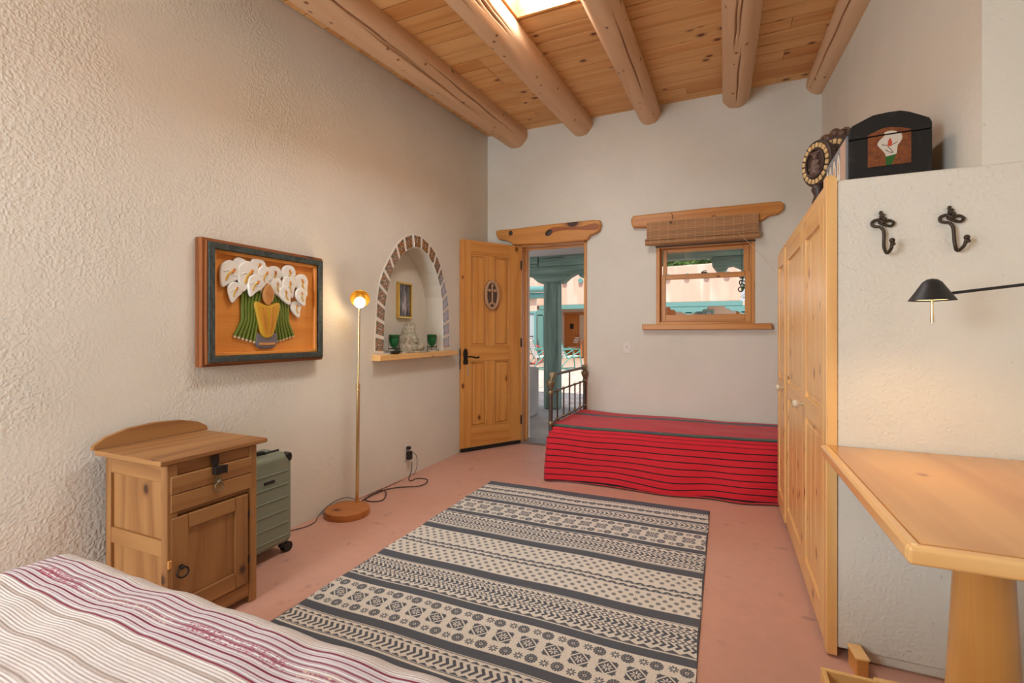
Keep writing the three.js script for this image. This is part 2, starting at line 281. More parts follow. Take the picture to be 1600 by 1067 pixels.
{ // the logs
  const names = ['thick log beam against the left wall', 'log beam with long drying cracks, second from the left wall', 'smooth hewn log beam between the skylight and the middle', 'log beam above the window, with scattered knots', 'thin log beam tucked along the right wall'];
  const B = [[-2.0, 0.133, 1], [-1.295, 0.112, 3], [-0.637, 0.1, 0], [0.095, 0.11, 1], [0.715, 0.098, 2]];
  B.forEach(([x, R, ncr], bi) => {
    const r = rng(60 + bi), cr = [];
    const centre = [3.083, 3.093, 3.092, 3.108, 3.105][bi] + R * 1.0;
    for (let k = 0; k < (bi === 1 ? 11 : 3 + ncr * 2); k++) cr.push({ t: [5.3, 4.75, 4.9, 4.5, 4.1][bi] + (r() - 0.5) * 0.9, tw: (bi === 1 ? 0.32 : 0.12) * (0.7 + r() * 0.6), z0: r() * 4.2, l: 0.7 + r() * 1.6, w: bi === 1 ? 0.085 : 0.055, d: bi === 1 ? 0.05 : 0.03 });
    const L = 6.4, NA = 120, NR = 240;
    const g = grid(NR, NA, (u, v) => {
      const th = u * Math.PI * 2, z = v * L;
      let rr = R * (1 + 0.05 * (fbm(u, v, 5, 12, 3, 200 + bi) - 0.5) + 0.018 * Math.cos(th * 7 + 4 * fbm(u, v, 2, 6, 2, 220 + bi))) * (1 + 0.05 * (z / L));
      for (const c of cr) { const s = (z - c.z0) / c.l; if (s < 0 || s > 1) continue; let a = th - (c.t + c.tw * z + 0.06 * (pn(z * 6, c.t, 64, 9, 7) - 0.5)); a -= Math.round(a / (2 * Math.PI)) * 2 * Math.PI; const wv = c.w * Math.sqrt(Math.max(0.01, Math.sin(Math.PI * s))); if (Math.abs(a) < wv) rr -= c.d * (1 - Math.abs(a) / wv) * Math.sin(Math.PI * s); }
      return [Math.cos(th) * rr, Math.sin(th) * rr, z - 0.12];
    }, (u, v) => [v * L / TU + bi * 0.37, u * R * 6.283 / TV + bi * 0.21]);
    const o = mesh('ceiling_beam', g, M.log); o.position.set(x, centre, ZF); o.rotation.x = SLOPE;
    tag(o, names[bi], 'beam', 'log beams under the board ceiling');
  });
}
{ // glazed tiles round the niche, set in the wall
  const outP = [[2.793, 1.005], [2.796, 1.108], [2.814, 1.328], [2.825, 1.446], [2.866, 1.568], [2.927, 1.671], [3.006, 1.775], [3.087, 1.868], [3.199, 1.934], [3.26, 1.953], [3.364, 1.956], [3.502, 1.907], [3.603, 1.839], [3.67, 1.756], [3.736, 1.611], [3.793, 1.474], [3.818, 1.242], [3.829, 1.008]];
  const co = new THREE.CatmullRomCurve3(outP.map(([a, b]) => V([a, b, 0]))), ci = new THREE.CatmullRomCurve3(nicheIn.map(([a, b]) => V([a, b + 0.004, 0])));
  const tex = canvasTex(128, 128, (g) => {
    g.fillStyle = '#a8744a'; g.fillRect(0, 0, 128, 128); g.strokeStyle = '#65543f'; g.lineWidth = 6; g.strokeRect(3, 3, 122, 122);
    g.fillStyle = '#4f5a44'; for (const [x, y] of [[20, 24], [108, 24], [20, 104], [108, 104]]) { g.beginPath(); g.ellipse(x, y, 12, 20, x < 64 ? .6 : -.6, 0, 7); g.fill(); }
    g.strokeStyle = '#3a3228'; g.lineWidth = 8; for (const s of [-1, 1]) { g.beginPath(); g.arc(64 + s * 20, 64, 20, 0, 7); g.stroke(); g.beginPath(); g.arc(64, 64 + s * 24, 14, 0, 7); g.stroke(); }
    g.fillStyle = '#c9bda6'; for (const [x, y] of [[64, 64], [44, 64], [84, 64], [64, 40], [64, 88]]) { g.beginPath(); g.arc(x, y, 7, 0, 7); g.fill(); }
    g.fillStyle = '#b0603a'; for (const [x, y] of [[64, 14], [64, 114], [14, 64], [114, 64]]) { g.beginPath(); g.arc(x, y, 7, 0, 7); g.fill(); }
  });
  { const ring = [...co.getPoints(70), ...ci.getPoints(70).reverse()], o = ring.map((p, i) => i <= 70 ? [p.x + (p.x - 3.31) * 0.012, p.y + (p.y > 1.1 ? 0.008 : 0)] : [p.x, p.y]); mesh('grout', onLeft(extr(shape(o), 0.006), XL - 0.003), M.grout, scene.getObjectByName('wall_left')); }
  const tm = phys({ map: tex, roughness: 0.2, clearcoat: 1, clearcoatRoughness: 0.06 });
  const wl = scene.getObjectByName('wall_left'), N = 19;
  for (let k = 0; k < N; k++) {
    const t0 = (k + 0.1) / N, t1 = (k + 0.9) / N, q = [ci.getPointAt(t0), co.getPointAt(t0), co.getPointAt(t1), ci.getPointAt(t1)];
    const cx = q.reduce((s, p) => s + p.x, 0) / 4, cy = q.reduce((s, p) => s + p.y, 0) / 4, sc = 0.965;
    const P = q.map((p) => [cx + (p.x - cx) * sc, cy + (p.y - cy) * sc]);
    const g = onLeft(extr(shape(P.map(([a, b]) => [a, b])), 0.014, 0.0025, 1), XL - 0.009);
    const pos = g.attributes.position, uv = new Float32Array(pos.count * 2), e1 = [P[1][0] - P[0][0], P[1][1] - P[0][1]], e2 = [P[3][0] - P[0][0], P[3][1] - P[0][1]], det = e1[0] * e2[1] - e1[1] * e2[0];
    for (let i = 0; i < pos.count; i++) { const a = -pos.getZ(i) - P[0][0], b = pos.getY(i) - P[0][1]; uv[i * 2] = clamp((a * e2[1] - b * e2[0]) / det, 0.01, 0.99); uv[i * 2 + 1] = clamp((e1[0] * b - e1[1] * a) / det, 0.01, 0.99); }
    g.setAttribute('uv', new THREE.BufferAttribute(uv, 2)); mesh('tile', g, tm, wl);
  }
}
{ // niche shelf board
  const o = smesh('trim_1', [box(0.26, 0.042, 1.1, XL - 0.055, 0.966, -3.31, 0.006)], M.pale, 'pale wooden shelf board of the wall niche');
}
// ---- door: frame, leaf with four panels, hardware
{
  const t = structure('trim_2', 'wooden frame of the open door');
  mesh('jamb', box(0.03, 2.05, 0.16, -1.947, 1.035, ZF - 0.07, 0.004), M.honey, t);
  mesh('jamb', box(0.03, 2.05, 0.16, -1.251, 1.035, ZF - 0.07, 0.004), M.honey, t);
  mesh('head', box(0.726, 0.03, 0.16, -1.599, 2.055, ZF - 0.07, 0.004), M.honey, t);
  mesh('stop', [boxAt(-1.932, -1.918, 0.02, 2.04, ZF - 0.15, ZF - 0.1), boxAt(-1.28, -1.266, 0.02, 2.04, ZF - 0.15, ZF - 0.1), boxAt(-1.918, -1.28, 2.026, 2.04, ZF - 0.15, ZF - 0.1)], M.honeyLight, t);
  mesh('threshold', box(0.72, 0.03, 0.22, -1.599, 0.006, ZF - 0.1, 0.008), std({ color: C(0.25, 0.21, 0.18), roughness: 0.35, metalness: 0.7 }), t);
  const lint = [[-2.204, 2.221], [-2.164, 2.233], [-2.016, 2.228], [-1.583, 2.24], [-1.316, 2.241], [-1.164, 2.242], [-1.097, 2.232], [-1.084, 2.19], [-1.097, 2.14], [-1.134, 2.114], [-1.194, 2.097], [-1.224, 2.052], [-1.551, 2.046], [-2.007, 2.062], [-2.033, 2.087], [-2.085, 2.111], [-2.169, 2.13], [-2.2, 2.18]];
  const ltex = woodTex(23, [206, 140, 66], [176, 110, 46], [70, 34, 16], { rings: 4, contrast: 0.6, knots: 3, ks: 2.4, patch: 0.6 }), lm = woodMat(ltex, 0.42);
  const l = structure('trim_3', 'hewn wooden lintel over the door'); const lg = extr(shape(lint), 0.07, 0.012).translate(0, 0, ZF - 0.005); mesh('lintel_board', lg, lm, l);
  const kn = std({ color: C(0.04, 0.018, 0.008), roughness: 0.5 });
  mesh('knot', new THREE.SphereGeometry(0.026, 14, 10).scale(1, 1, 0.2).translate(-2.03, 2.185, ZF + 0.064), kn, l);
  mesh('knot', new THREE.SphereGeometry(0.034, 14, 10).scale(1.3, 0.85, 0.2).rotateZ(0.5).translate(-1.61, 2.155, ZF + 0.064), kn, l);
  mesh('heartwood_streak', extr(shape([[-1.63, 2.18], [-1.56, 2.205], [-1.45, 2.2], [-1.3, 2.185], [-1.15, 2.205], [-1.1, 2.19], [-1.11, 2.15], [-1.2, 2.145], [-1.32, 2.16], [-1.46, 2.165], [-1.58, 2.15], [-1.62, 2.135]], true), 0.006, 0.002).translate(0, 0, ZF + 0.0605), tint(lm, 0.55, 0.36, 0.28), l);

  const d = structure('door_1', 'open pine door with four panels'); d.position.set(-1.94, 0, -4.6); d.rotation.y = Math.PI - 121.5 * Math.PI / 180; // after mirroring, local -x runs from hinge to free edge, +z faces the room
  const W = 0.70, TH = 0.045, y0 = 0.025, y1 = 2.05;
  const bx = (a, b, c, e, z0, z1, bv = 0.004) => boxAt(a, b, c, e, z0, z1, bv);
  const Z0 = -TH, Z1 = 0;
  mesh('stile', bx(0, 0.138, y0, y1, Z0, Z1), M.honey, d); mesh('stile', bx(0.592, W, y0, y1, Z0, Z1), M.honey, d);
  mesh('mullion', bx(0.318, 0.413, 1.018, 1.915, Z0, Z1), M.honeyLight, d); mesh('mullion', bx(0.318, 0.413, 0.23, 0.876, Z0, Z1), M.honeyLight, d);
  mesh('rail', bx(0.138, 0.592, 1.915, y1, Z0, Z1), M.honey, d); mesh('rail', bx(0.138, 0.592, 0.876, 1.018, Z0, Z1), M.honey, d); mesh('rail', bx(0.138, 0.592, y0, 0.23, Z0, Z1), M.honey, d);
  for (const [a, b, c, e] of [[0.138, 0.318, 1.018, 1.915], [0.413, 0.592, 1.018, 1.915], [0.138, 0.318, 0.23, 0.876], [0.413, 0.592, 0.23, 0.876]]) {
    const g = [bx(a, b, c, e, -0.034, -0.016), box(b - a - 0.05, e - c - 0.05, 0.014, (a + b) / 2, (c + e) / 2, -0.013, 0.006)];
    mesh('panel', g, M.honey, d);
    mesh('moulding', [boxAt(a, a + 0.016, c, e, -0.018, -0.003, 0.005), boxAt(b - 0.016, b, c, e, -0.018, -0.003, 0.005), boxAt(a, b, c, c + 0.016, -0.018, -0.003, 0.005), boxAt(a, b, e - 0.016, e, -0.018, -0.003, 0.005)], M.honey, d);
  }
  mesh('sweep', boxAt(0.0, W, 0.012, 0.04, -0.05, 0.004), M.black, d);
  const hp = mesh('handle_plate', [extr(shape([[0.632, 0.845], [0.674, 0.845], [0.68, 0.87], [0.674, 0.9], [0.678, 0.95], [0.672, 0.985], [0.653, 1.003], [0.634, 0.985], [0.628, 0.95], [0.632, 0.9], [0.626, 0.87]]), 0.009, 0.002), ...[0.87, 0.965, 0.985].map((y) => sph(0.008, 0.653, y, 0.01, 8))], M.iron, d);
  mesh('lever', [tube([[0.653, 0.922, 0.008], [0.65, 0.922, 0.045], [0.62, 0.922, 0.052], [0.58, 0.914, 0.05], [0.55, 0.908, 0.05], [0.535, 0.914, 0.05]], 0.0075, 24), sph(0.011, 0.535, 0.914, 0.05, 8), cyl(0.014, 0.014, 0.02, 0, 0, 0).rotateX(Math.PI / 2).translate(0.653, 0.922, 0.016)], M.iron, d);
  mesh('latch_plate', boxAt(W - 0.001, W + 0.003, 0.8, 1.0, -0.038, -0.008), M.black, d);
  mesh('latch_bolt', boxAt(W, W + 0.014, 0.895, 0.925, -0.032, -0.014, 0.003), M.steel, d);
  for (const y of [0.25, 1.05, 1.85]) mesh('hinge', [cyl(0.008, 0.008, 0.09, -0.006, y, 0.006, 10)], M.iron, d);
  mesh('chain', Array.from({ length: 7 }, (_, k) => tor(0.007, 0.0018, 0.628, 0.832 - k * 0.012, 0.006, 0, k % 2 ? 1.2 : 0.2, 12)).concat(sph(0.008, 0.628, 0.74, 0.008, 8)), M.steel, d);

  for (const c of d.children) { c.geometry.scale(-1, 1, 1); for (const k of ['position', 'normal', 'uv']) { const a = c.geometry.attributes[k], n = a.itemSize, q = a.array; for (let i = 0; i < a.count; i += 3) for (let j = 0; j < n; j++) { const t = q[(i + 1) * n + j]; q[(i + 1) * n + j] = q[(i + 2) * n + j]; q[(i + 2) * n + j] = t; } } }
  // oval plaque hanging on the door
  d.updateMatrixWorld(true); const pp = d.localToWorld(V([-0.362, 1.525, 0.002]));
  const pl = thing('wall_plaque', 'oval carved plaque with a raised cross, hung on the open door', 'plaque', pp.toArray(), d.rotation.y);
  const e1 = new THREE.Shape(); e1.absellipse(0, 0, 0.084, 0.147, 0, Math.PI * 2);
  const hole = new THREE.Path(); hole.absellipse(0, 0, 0.06, 0.118, 0, Math.PI * 2); const rimS = e1.clone(); rimS.holes.push(hole);
  mesh('back', extr(e1, 0.018, 0.004, 40), std({ color: C(0.09, 0.05, 0.03), roughness: 0.6 }), pl);
  const rimM = std({ color: C(0.5, 0.29, 0.16), roughness: 0.55 });
  const rim = mesh('rim', [extr(rimS, 0.032, 0.006, 40), ...Array.from({ length: 30 }, (_, k) => sph(0.011, Math.cos(k * 0.2094) * 0.073, Math.sin(k * 0.2094) * 0.133, 0.03, 7))], rimM, pl);
  const fl = []; for (const [x, y] of [[0, 0.095], [-0.036, 0.045], [0.036, 0.045]]) for (let k = 0; k < 3; k++) fl.push(sph(0.009, x + Math.cos(k * 2.09 + (x ? (x > 0 ? 0 : 3.14) : 1.57)) * 0.01, y + Math.sin(k * 2.09 + (x ? (x > 0 ? 0 : 3.14) : 1.57)) * 0.01, 0.024, 7));
  mesh('cross', [box(0.014, 0.16, 0.014, 0, 0.01, 0.023, 0.004), box(0.06, 0.013, 0.014, 0, 0.045, 0.023, 0.004), sph(0.014, 0, 0.045, 0.026, 10), box(0.04, 0.02, 0.016, 0, -0.08, 0.022, 0.005), sph(0.013, -0.025, -0.092, 0.022, 8), sph(0.013, 0.025, -0.092, 0.022, 8), ...fl], rimM, pl);
}
// ---- window, lintel and blind
{
  const w = structure('window_1', 'small wooden double-hung window over the red bed');
  const zf = ZF - 0.03;
  for (const [a, b, c, e] of [[-0.58, -0.548, 1.2, 1.96], [0.212, 0.24, 1.2, 1.96], [-0.548, 0.212, 1.93, 1.96], [-0.548, 0.212, 1.195, 1.25]]) mesh('frame_board', boxAt(a, b, c, e, zf - 0.14, zf + 0.035, 0.004), M.honey, w);
  for (const [x, s] of [[-0.548, 1], [0.212, -1]]) mesh('track', boxAt(Math.min(x, x + s * 0.012), Math.max(x, x + s * 0.012), 1.25, 1.93, zf - 0.06, zf - 0.045), M.honeyLight, w);
  const lo = part('lower_sash', w); const zl = zf - 0.04;
  for (const [a, b, c, e] of [[-0.548, -0.502, 1.25, 1.69], [0.164, 0.212, 1.25, 1.69], [-0.502, 0.164, 1.645, 1.69], [-0.502, 0.164, 1.25, 1.318]]) mesh('sash_rail', boxAt(a, b, c, e, zl - 0.02, zl + 0.018, 0.004), M.honey, lo);
  mesh('pane', boxAt(-0.502, 0.164, 1.318, 1.645, zl - 0.002, zl), M.glass, lo);
  mesh('sash_lock', [box(0.05, 0.012, 0.02, -0.17, 1.697, zl, 0.003), tube([[-0.19, 1.7, zl + 0.005], [-0.17, 1.712, zl + 0.008], [-0.15, 1.71, zl + 0.01]], 0.004, 10)], M.hookIron, lo);
  const up = part('upper_sash', w); const zu = zf - 0.085;
  for (const [a, b, c, e] of [[-0.53, -0.495, 1.65, 1.93], [0.155, 0.2, 1.65, 1.93], [-0.495, 0.155, 1.9, 1.93], [-0.495, 0.155, 1.65, 1.68]]) mesh('sash_rail', boxAt(a, b, c, e, zu - 0.018, zu + 0.018, 0.004), M.honey, up);
  mesh('pane', boxAt(-0.495, 0.155, 1.68, 1.9, zu - 0.002, zu), M.glass, up);
  mesh('screen_bar', boxAt(-0.585, 0.245, 1.937, 1.949, ZF - 0.01, ZF + 0.012, 0.003), M.black, w);
  mesh('sill', [box(1.065, 0.05, 0.13, -0.167, 1.205, ZF + 0.0, 0.006)], M.honey, w);
  const wl = [[-0.801, 2.212], [-0.781, 2.244], [-0.689, 2.244], [-0.204, 2.251], [0.152, 2.25], [0.422, 2.249], [0.452, 2.224], [0.448, 2.176], [0.412, 2.144], [0.337, 2.134], [0.294, 2.101], [0.262, 2.101], [-0.435, 2.112], [-0.637, 2.124], [-0.781, 2.136], [-0.797, 2.165]];
  smesh('trim_4', extr(shape(wl), 0.065, 0.012).translate(0, 0, ZF - 0.005), tint(M.honey, 0.98, 0.92, 0.8), 'hewn wooden lintel over the window');

  const bl = thing('bamboo_blind', 'rolled bamboo blind hanging under the window lintel, its cord pulled right', 'blind', [0, 0, ZF + 0.095]);
  const bt = dataTex(64, 512, (u, v) => { const k = 0.75 + 0.5 * pn(u * 2, v * 180, 2, 180, 301), b = v * 60 % 1; return [176 * k * (b < 0.12 ? 0.8 : 1), 128 * k * (b < 0.12 ? 0.8 : 1), 84 * k * (b < 0.12 ? 0.8 : 1)]; });
  const bm = std({ map: bt, roughness: 0.7 }); bm.userData.tile = [0.4, 0.3];
  const X0 = -0.652, X1 = 0.262;
  for (let k = 0; k < 17; k++) { const y = 2.155 - k * 0.0094; mesh('slat', keep(box(X1 - X0, 0.0088, 0.003, (X0 + X1) / 2, y, (k % 2) * 0.0012), 0), bm, bl); }
  mesh('roll', [keep(cyl(0.024, 0.024, X1 - X0 + 0.012, 0, 0, 0, 22).rotateZ(Math.PI / 2).translate((X0 + X1) / 2 - 0.004, 1.97, 0.006), 0), keep(box(X1 - X0 + 0.02, 0.012, 0.012, (X0 + X1) / 2 - 0.004, 1.998, 0.02, 0.003), 0)], bm, bl);
  const th = []; for (let k = 0; k < 12; k++) { const x = X0 + 0.035 + k * 0.0765; th.push(tube([[x, 2.158, 0.004], [x, 2.02, 0.006], [x, 1.998, 0.029], [x, 1.97, 0.0315], [x, 1.948, 0.017]], 0.0013, 14, 5)); }
  mesh('binding_thread', th, std({ color: S(216, 190, 150), roughness: 0.9 }), bl);
  mesh('hook', [tube([[-0.43, 2.165, 0.006], [-0.425, 2.2, 0.01], [-0.44, 2.225, 0.004]], 0.0025, 12), ], M.hookIron, bl); mesh('eyelet', tor(0.009, 0.0025, -0.44, 2.14, 0.01), M.hookIron, bl);
  mesh('cord', tube([[0.105, 1.995, 0.034], [0.115, 1.985, 0.04], [0.3, 1.72, 0.25], [0.42, 1.5, 0.45]], 0.0016, 30, 5), std({ color: S(222, 196, 160), roughness: 0.9 }), bl);
  // light switch
  const sw = thing('light_switch', 'white light switch plate on the far wall beside the bed', 'switch', [-0.846, 1.013, ZF]);
  mesh('plate', box(0.072, 0.116, 0.007, 0, 0, 0.003, 0.003), std({ color: S(226, 217, 204), roughness: 0.45 }), sw);
  mesh('toggle', box(0.012, 0.028, 0.016, -0.004, 0.004, 0.009, 0.003), std({ color: S(214, 204, 190), roughness: 0.4 }), sw);
}

// ================================================================ FURNITURE
// ---- pine wardrobe along the right wall
{
  const t = thing('wardrobe', 'low built-in pine wardrobe with three panelled doors along the right wall', 'wardrobe', [0, 0, 0]);
  const X = 0.33, TOP = 1.68;
  mesh('side_post', box(0.03, TOP + 0.02, 0.05, X + 0.016, (TOP + 0.02) / 2 + 0.01, -2.045, 0.003), M.robe, t);
  mesh('side_edge', boxAt(X + 0.005, X + 0.034, 0.01, TOP + 0.02, -2.021, -2.016), M.robe, t);
  mesh('carcass', [boxAt(X + 0.034, 0.73, 0.06, TOP - 0.015, -3.62, -3.6), boxAt(X + 0.034, 0.73, 0.06, 0.08, -3.6, -2.18), boxAt(X + 0.034, 0.73, TOP - 0.015, TOP, -3.64, -2.18), boxAt(0.71, 0.73, 0.08, TOP - 0.015, -3.6, -2.18)], M.robe, t);
  mesh('top_rail', box(0.03, 0.03, 1.56, X + 0.018, TOP - 0.008, -2.845, 0.004), M.robe, t);
  mesh('plinth', boxAt(X + 0.05, X + 0.07, 0, 0.06, -3.6, -2.08), std({ color: C(0.16, 0.05, 0.035), roughness: 0.6 }), t);
  for (const [za, zb, kz] of [[-2.07, -2.57, -2.545], [-2.575, -3.225, null], [-3.23, -3.62, -3.255]]) {
    const d = part('door', t), z0 = Math.min(za, zb), z1 = Math.max(za, zb), xo = X - (kz === -3.255 ? 0.008 : 0), sw = 0.075;
    const bar = (a, b, c, e) => box(0.022, e - c, b - a, xo + 0.011, (c + e) / 2, (a + b) / 2, 0.004);
    mesh('stile', bar(z0, z0 + sw, 0.03, TOP - 0.025), M.robe, d); mesh('stile', bar(z1 - sw, z1, 0.03, TOP - 0.025), M.robe, d);
    for (const [c, e] of [[0.03, 0.13], [0.775, 0.865], [TOP - 0.115, TOP - 0.025]]) mesh('rail', bar(z0 + sw, z1 - sw, c, e), M.robe, d);
    for (const [c, e] of [[0.13, 0.775], [0.865, TOP - 0.115]]) {
      const w = z1 - z0 - 2 * sw, n = 3;
      mesh('panel', [boxAt(xo + 0.011, xo + 0.018, c, e, z0 + sw, z1 - sw), ...Array.from({ length: n }, (_, k) => keep(box(0.01, e - c - 0.05, w / n - 0.016 / n - 0.004, xo + 0.01, (c + e) / 2, z0 + sw + 0.008 + (k + 0.5) * (w - 0.016) / n, 0.004), 1))], M.robe, d);
    }
    if (kz !== null) mesh('knob', new THREE.LatheGeometry([[0, 0], [0.008, 0], [0.007, 0.014], [0.017, 0.024], [0.019, 0.034], [0.012, 0.043], [0, 0.045]].map((p) => new THREE.Vector2(...p)), 18).rotateZ(Math.PI / 2).translate(xo, 0.825, kz), std({ color: S(214, 200, 172), roughness: 0.25 }), d);
  }
  // wooden block showing under the broken plaster edge of the partition
  const st = thing('wood_block', 'short wood offcut standing at the foot of the partition wall', 'block', [0.415, 0, -1.965], 0.1); mesh('timber', box(0.036, 0.062, 0.08, 0, 0.031, 0, 0.004), M.honeyLight, st); mesh('cap_strip', box(0.042, 0.008, 0.086, 0, 0.066, 0, 0.003), M.robe, st);
}
// ---- iron day bed with a red striped blanket
{
  const t = thing('iron_bed', 'iron-framed single bed along the far wall, head beside the open door', 'bed', [0, 0, 0]);
  const HX = -1.25, ZN = -3.575, ZP = -4.58;
  for (const z of [ZN, ZP]) {
    const p = mesh('post', [cyl(0.0165, 0.0165, 0.77, HX, 0.385, z, 16)], M.bedIron, t);
    mesh('knuckle', sph(0.024, HX, 0.68, z, 12), M.bedBrass, p); mesh('knuckle', sph(0.023, HX, 0.44, z, 12), M.bedBrass, p);
    mesh('casting', [lathe([[0, 0.775], [0.03, 0.775], [0.036, 0.765], [0.03, 0.74], [0.022, 0.725], [0.018, 0.71]].map(([r, y]) => [r, y]), 14).translate(HX, 0, z), box(0.045, 0.05, 0.05, HX, 0.815, z + (z === ZN ? -0.045 : 0.02), 0.01), rod([HX, 0.76, z], [HX, 0.81, z + (z === ZN ? -0.04 : 0.01)], 0.02, 0.016)], M.bedBrass, t);
    mesh('caster', [sph(0.02, HX, 0.02, z, 10)], M.iron, t);
  }
  mesh('rail', rod([HX, 0.815, ZN - 0.04], [HX, 0.815, ZP], 0.012), M.bedIron, t); mesh('rail', rod([HX, 0.68, ZN], [HX, 0.68, ZP], 0.008), M.bedIron, t); mesh('rail', rod([HX, 0.44, ZN], [HX, 0.44, ZP], 0.008), M.bedIron, t);
  for (let k = 1; k <= 5; k++) { const z = lerp(ZN, ZP, k / 6), s = mesh('spindle', rod([HX, 0.44, z], [HX, k === 3 ? 0.815 : 0.68, z], 0.0068), M.bedIron, t); mesh('knuckle', sph(0.017, HX, 0.445, z, 10), M.bedBrass, s); mesh('knuckle', sph(0.014, HX, 0.68, z, 10), M.bedBrass, s); if (k === 3) mesh('knuckle', sph(0.013, HX, 0.815, z, 10), M.bedBrass, s); }
  mesh('side_rail', [boxAt(HX, 0.7, 0.2, 0.25, ZN - 0.19, ZN - 0.17), boxAt(HX, HX + 0.02, 0.2, 0.25, ZN - 0.17, ZN), boxAt(HX, 0.7, 0.2, 0.25, ZP, ZP + 0.02)], M.iron, t);
  mesh('mattress', boxAt(HX + 0.03, 0.7, 0.25, 0.385, ZP + 0.02, ZN - 0.17, 0.03), std({ color: S(210, 200, 190), roughness: 0.9 }), t);
  for (const g of [cyl(0.016, 0.016, 0.3, 0.68, 0.15, ZN - 0.19), cyl(0.016, 0.016, 0.3, 0.68, 0.15, ZP + 0.02)]) mesh('foot_leg', g, M.iron, t);

  const SL = 1.42; // woven width from the wall edge over the fold to the hem
  const tx = canvasTex(1024, 1024, (g, W, H) => {
    const r = rng(8), Y = (s) => s / SL * H;
    const F0 = 1.0; // woven distance of the fold from the wall edge
    g.fillStyle = '#cc1a2a'; g.fillRect(0, 0, W, H); for (let i = 0; i < 1600; i++) { g.fillStyle = `rgba(${r() < .5 ? '232,70,78' : '140,10,20'},${0.05 + r() * 0.1})`; g.fillRect(r() * W, r() * H, 40 + r() * 260, 1.3 + r() * 1.5); }
    for (const s of [F0 - 0.65, F0 - 0.045]) { // ikat bands
      g.fillStyle = '#4a5c54'; g.fillRect(0, Y(s - 0.04), W, Y(0.08)); const cs = ['#1d2f6a', '#23603f', '#2b3a45', '#16223c', '#2c6e4c'];
      for (let x = 0; x < W;) { const w = 90 + r() * 130, y = s - 0.012 + (r() - 0.5) * 0.02; g.fillStyle = cs[r() * 5 | 0]; g.beginPath(); g.moveTo(x - 30, Y(y)); g.lineTo(x + w * .3, Y(y - 0.02)); g.lineTo(x + w, Y(y - 0.012)); g.lineTo(x + w + 30, Y(y + 0.006)); g.lineTo(x + w * .6, Y(y + 0.024)); g.closePath(); g.fill(); x += w; g.fillStyle = '#e6dcd0'; if (r() < 0.6) g.fillRect(x - 3, Y(s - 0.004), 7, Y(0.008)); }
      g.fillStyle = '#1c2a26'; g.fillRect(0, Y(s - 0.04), W, Y(0.008)); g.fillRect(0, Y(s + 0.034), W, Y(0.008)); g.fillStyle = '#2a4f3c'; g.fillRect(0, Y(s + 0.022), W, Y(0.008));
      for (let i = 0; i < 500; i++) { g.fillStyle = r() < .5 ? 'rgba(10,20,20,.5)' : 'rgba(110,140,125,.5)'; g.fillRect(r() * W, Y(s - 0.04 + r() * 0.08), 3 + r() * 14, 1.2); }
    }
    g.fillStyle = 'rgba(70,14,20,.7)'; g.fillRect(0, Y(F0 + 0.02), W, Y(0.005)); g.fillRect(0, Y(F0 + 0.048), W, Y(0.005));
    g.fillStyle = '#170a0a'; for (let k = 0; k < 8; k++) g.fillRect(0, Y(F0 + 0.085 + k * 0.046), W, Y(0.0068)); g.fillRect(0, Y(SL - 0.016), W, Y(0.016));
    for (let k = 0; k < 4; k++) { g.fillStyle = 'rgba(60,20,26,.3)'; g.fillRect(0, Y(0.06 + k * 0.06), W, Y(0.004)); g.fillRect(0, Y(0.45 + k * 0.11), W, Y(0.004)); }
  });
  tx.wrapS = THREE.RepeatWrapping;
  const weave = dataTex(256, 256, (u, v) => 0.5 + 0.25 * Math.sin(u * 6.283 * 64) * Math.sin(v * 6.283 * 64) + 0.3 * (pn(u * 64, v * 64, 64, 64, 9) - .5), false); weave.repeat.set(6, 8);
  const bm = phys({ map: tx, roughness: 0.85, sheen: 0.8, sheenRoughness: 0.45, sheenColor: C(0.8, 0.6, 0.58), bumpMap: weave, bumpScale: 0.0012, side: THREE.DoubleSide });
  const LX = -1.262, RX = 0.68, front = (x) => -3.565 - 0.085 * (x - LX);
  const prof = (s, x) => { // s metres from the wall edge -> z, y
    const sag = 0.012 * (fbm(x * 0.2 + 0.5, s * 0.3, 8, 8, 3, 401) - 0.5) * 2, yt = 0.405 + sag + 0.012 * sm(-0.9, -1.25, x), zf = front(x);
    const zw = ZP + 0.03, flat = zf - 0.05 - zw;
    if (s < flat) return [zw + s, yt - 0.015 * sm(0.12, 0, s)];
    const q = s - flat, R = 0.06, arc = R * 1.35;
    if (q < arc) { const a = q / arc * 1.4; return [zf - 0.05 + R * Math.sin(a), yt - R * (1 - Math.cos(a))]; }
    const d = q - arc, z0 = zf - 0.05 + R * Math.sin(1.4), yy = yt - R * (1 - Math.cos(1.4)) - d * 0.965;
    return [z0 + d * 0.17 + 0.02 * sm(0, 0.3, d) * Math.sin(x * 9 + 1.3 * Math.sin(x * 4)) + 0.02 * sm(0, 0.35, d) * Math.sin(x * 3.1 + 2), Math.max(yy + 0.012 * sm(0.1, 0.35, d) * Math.sin(x * 7 + 1), 0.012)];
  };
  const top = grid(150, 90, (u, v) => { const x = lerp(LX, RX, u), s = v * SL, [z, y] = prof(s, x); return [x + 0.006 * Math.sin(s * 13), y, z]; }, (u, v) => [u * 1.9, 1 - (v * SL + 0.97 - (front(lerp(LX, RX, u)) - 0.05 - ZP - 0.03)) / SL]);
  const flap = grid(10, 24, (u, v) => { const s = 1.06 + v * (SL - 1.06), [z, y] = prof(s, LX); return [LX - 0.028 * Math.sin(u * 3.1) - 0.01 * u + 0.006 * Math.sin(s * 13), y - 0.02 * u * v, z - u * (0.07 + 0.05 * v)]; }, (u, v) => [u * -0.15, 1 - (1.06 + v * (SL - 1.06) + 0.035) / SL]);
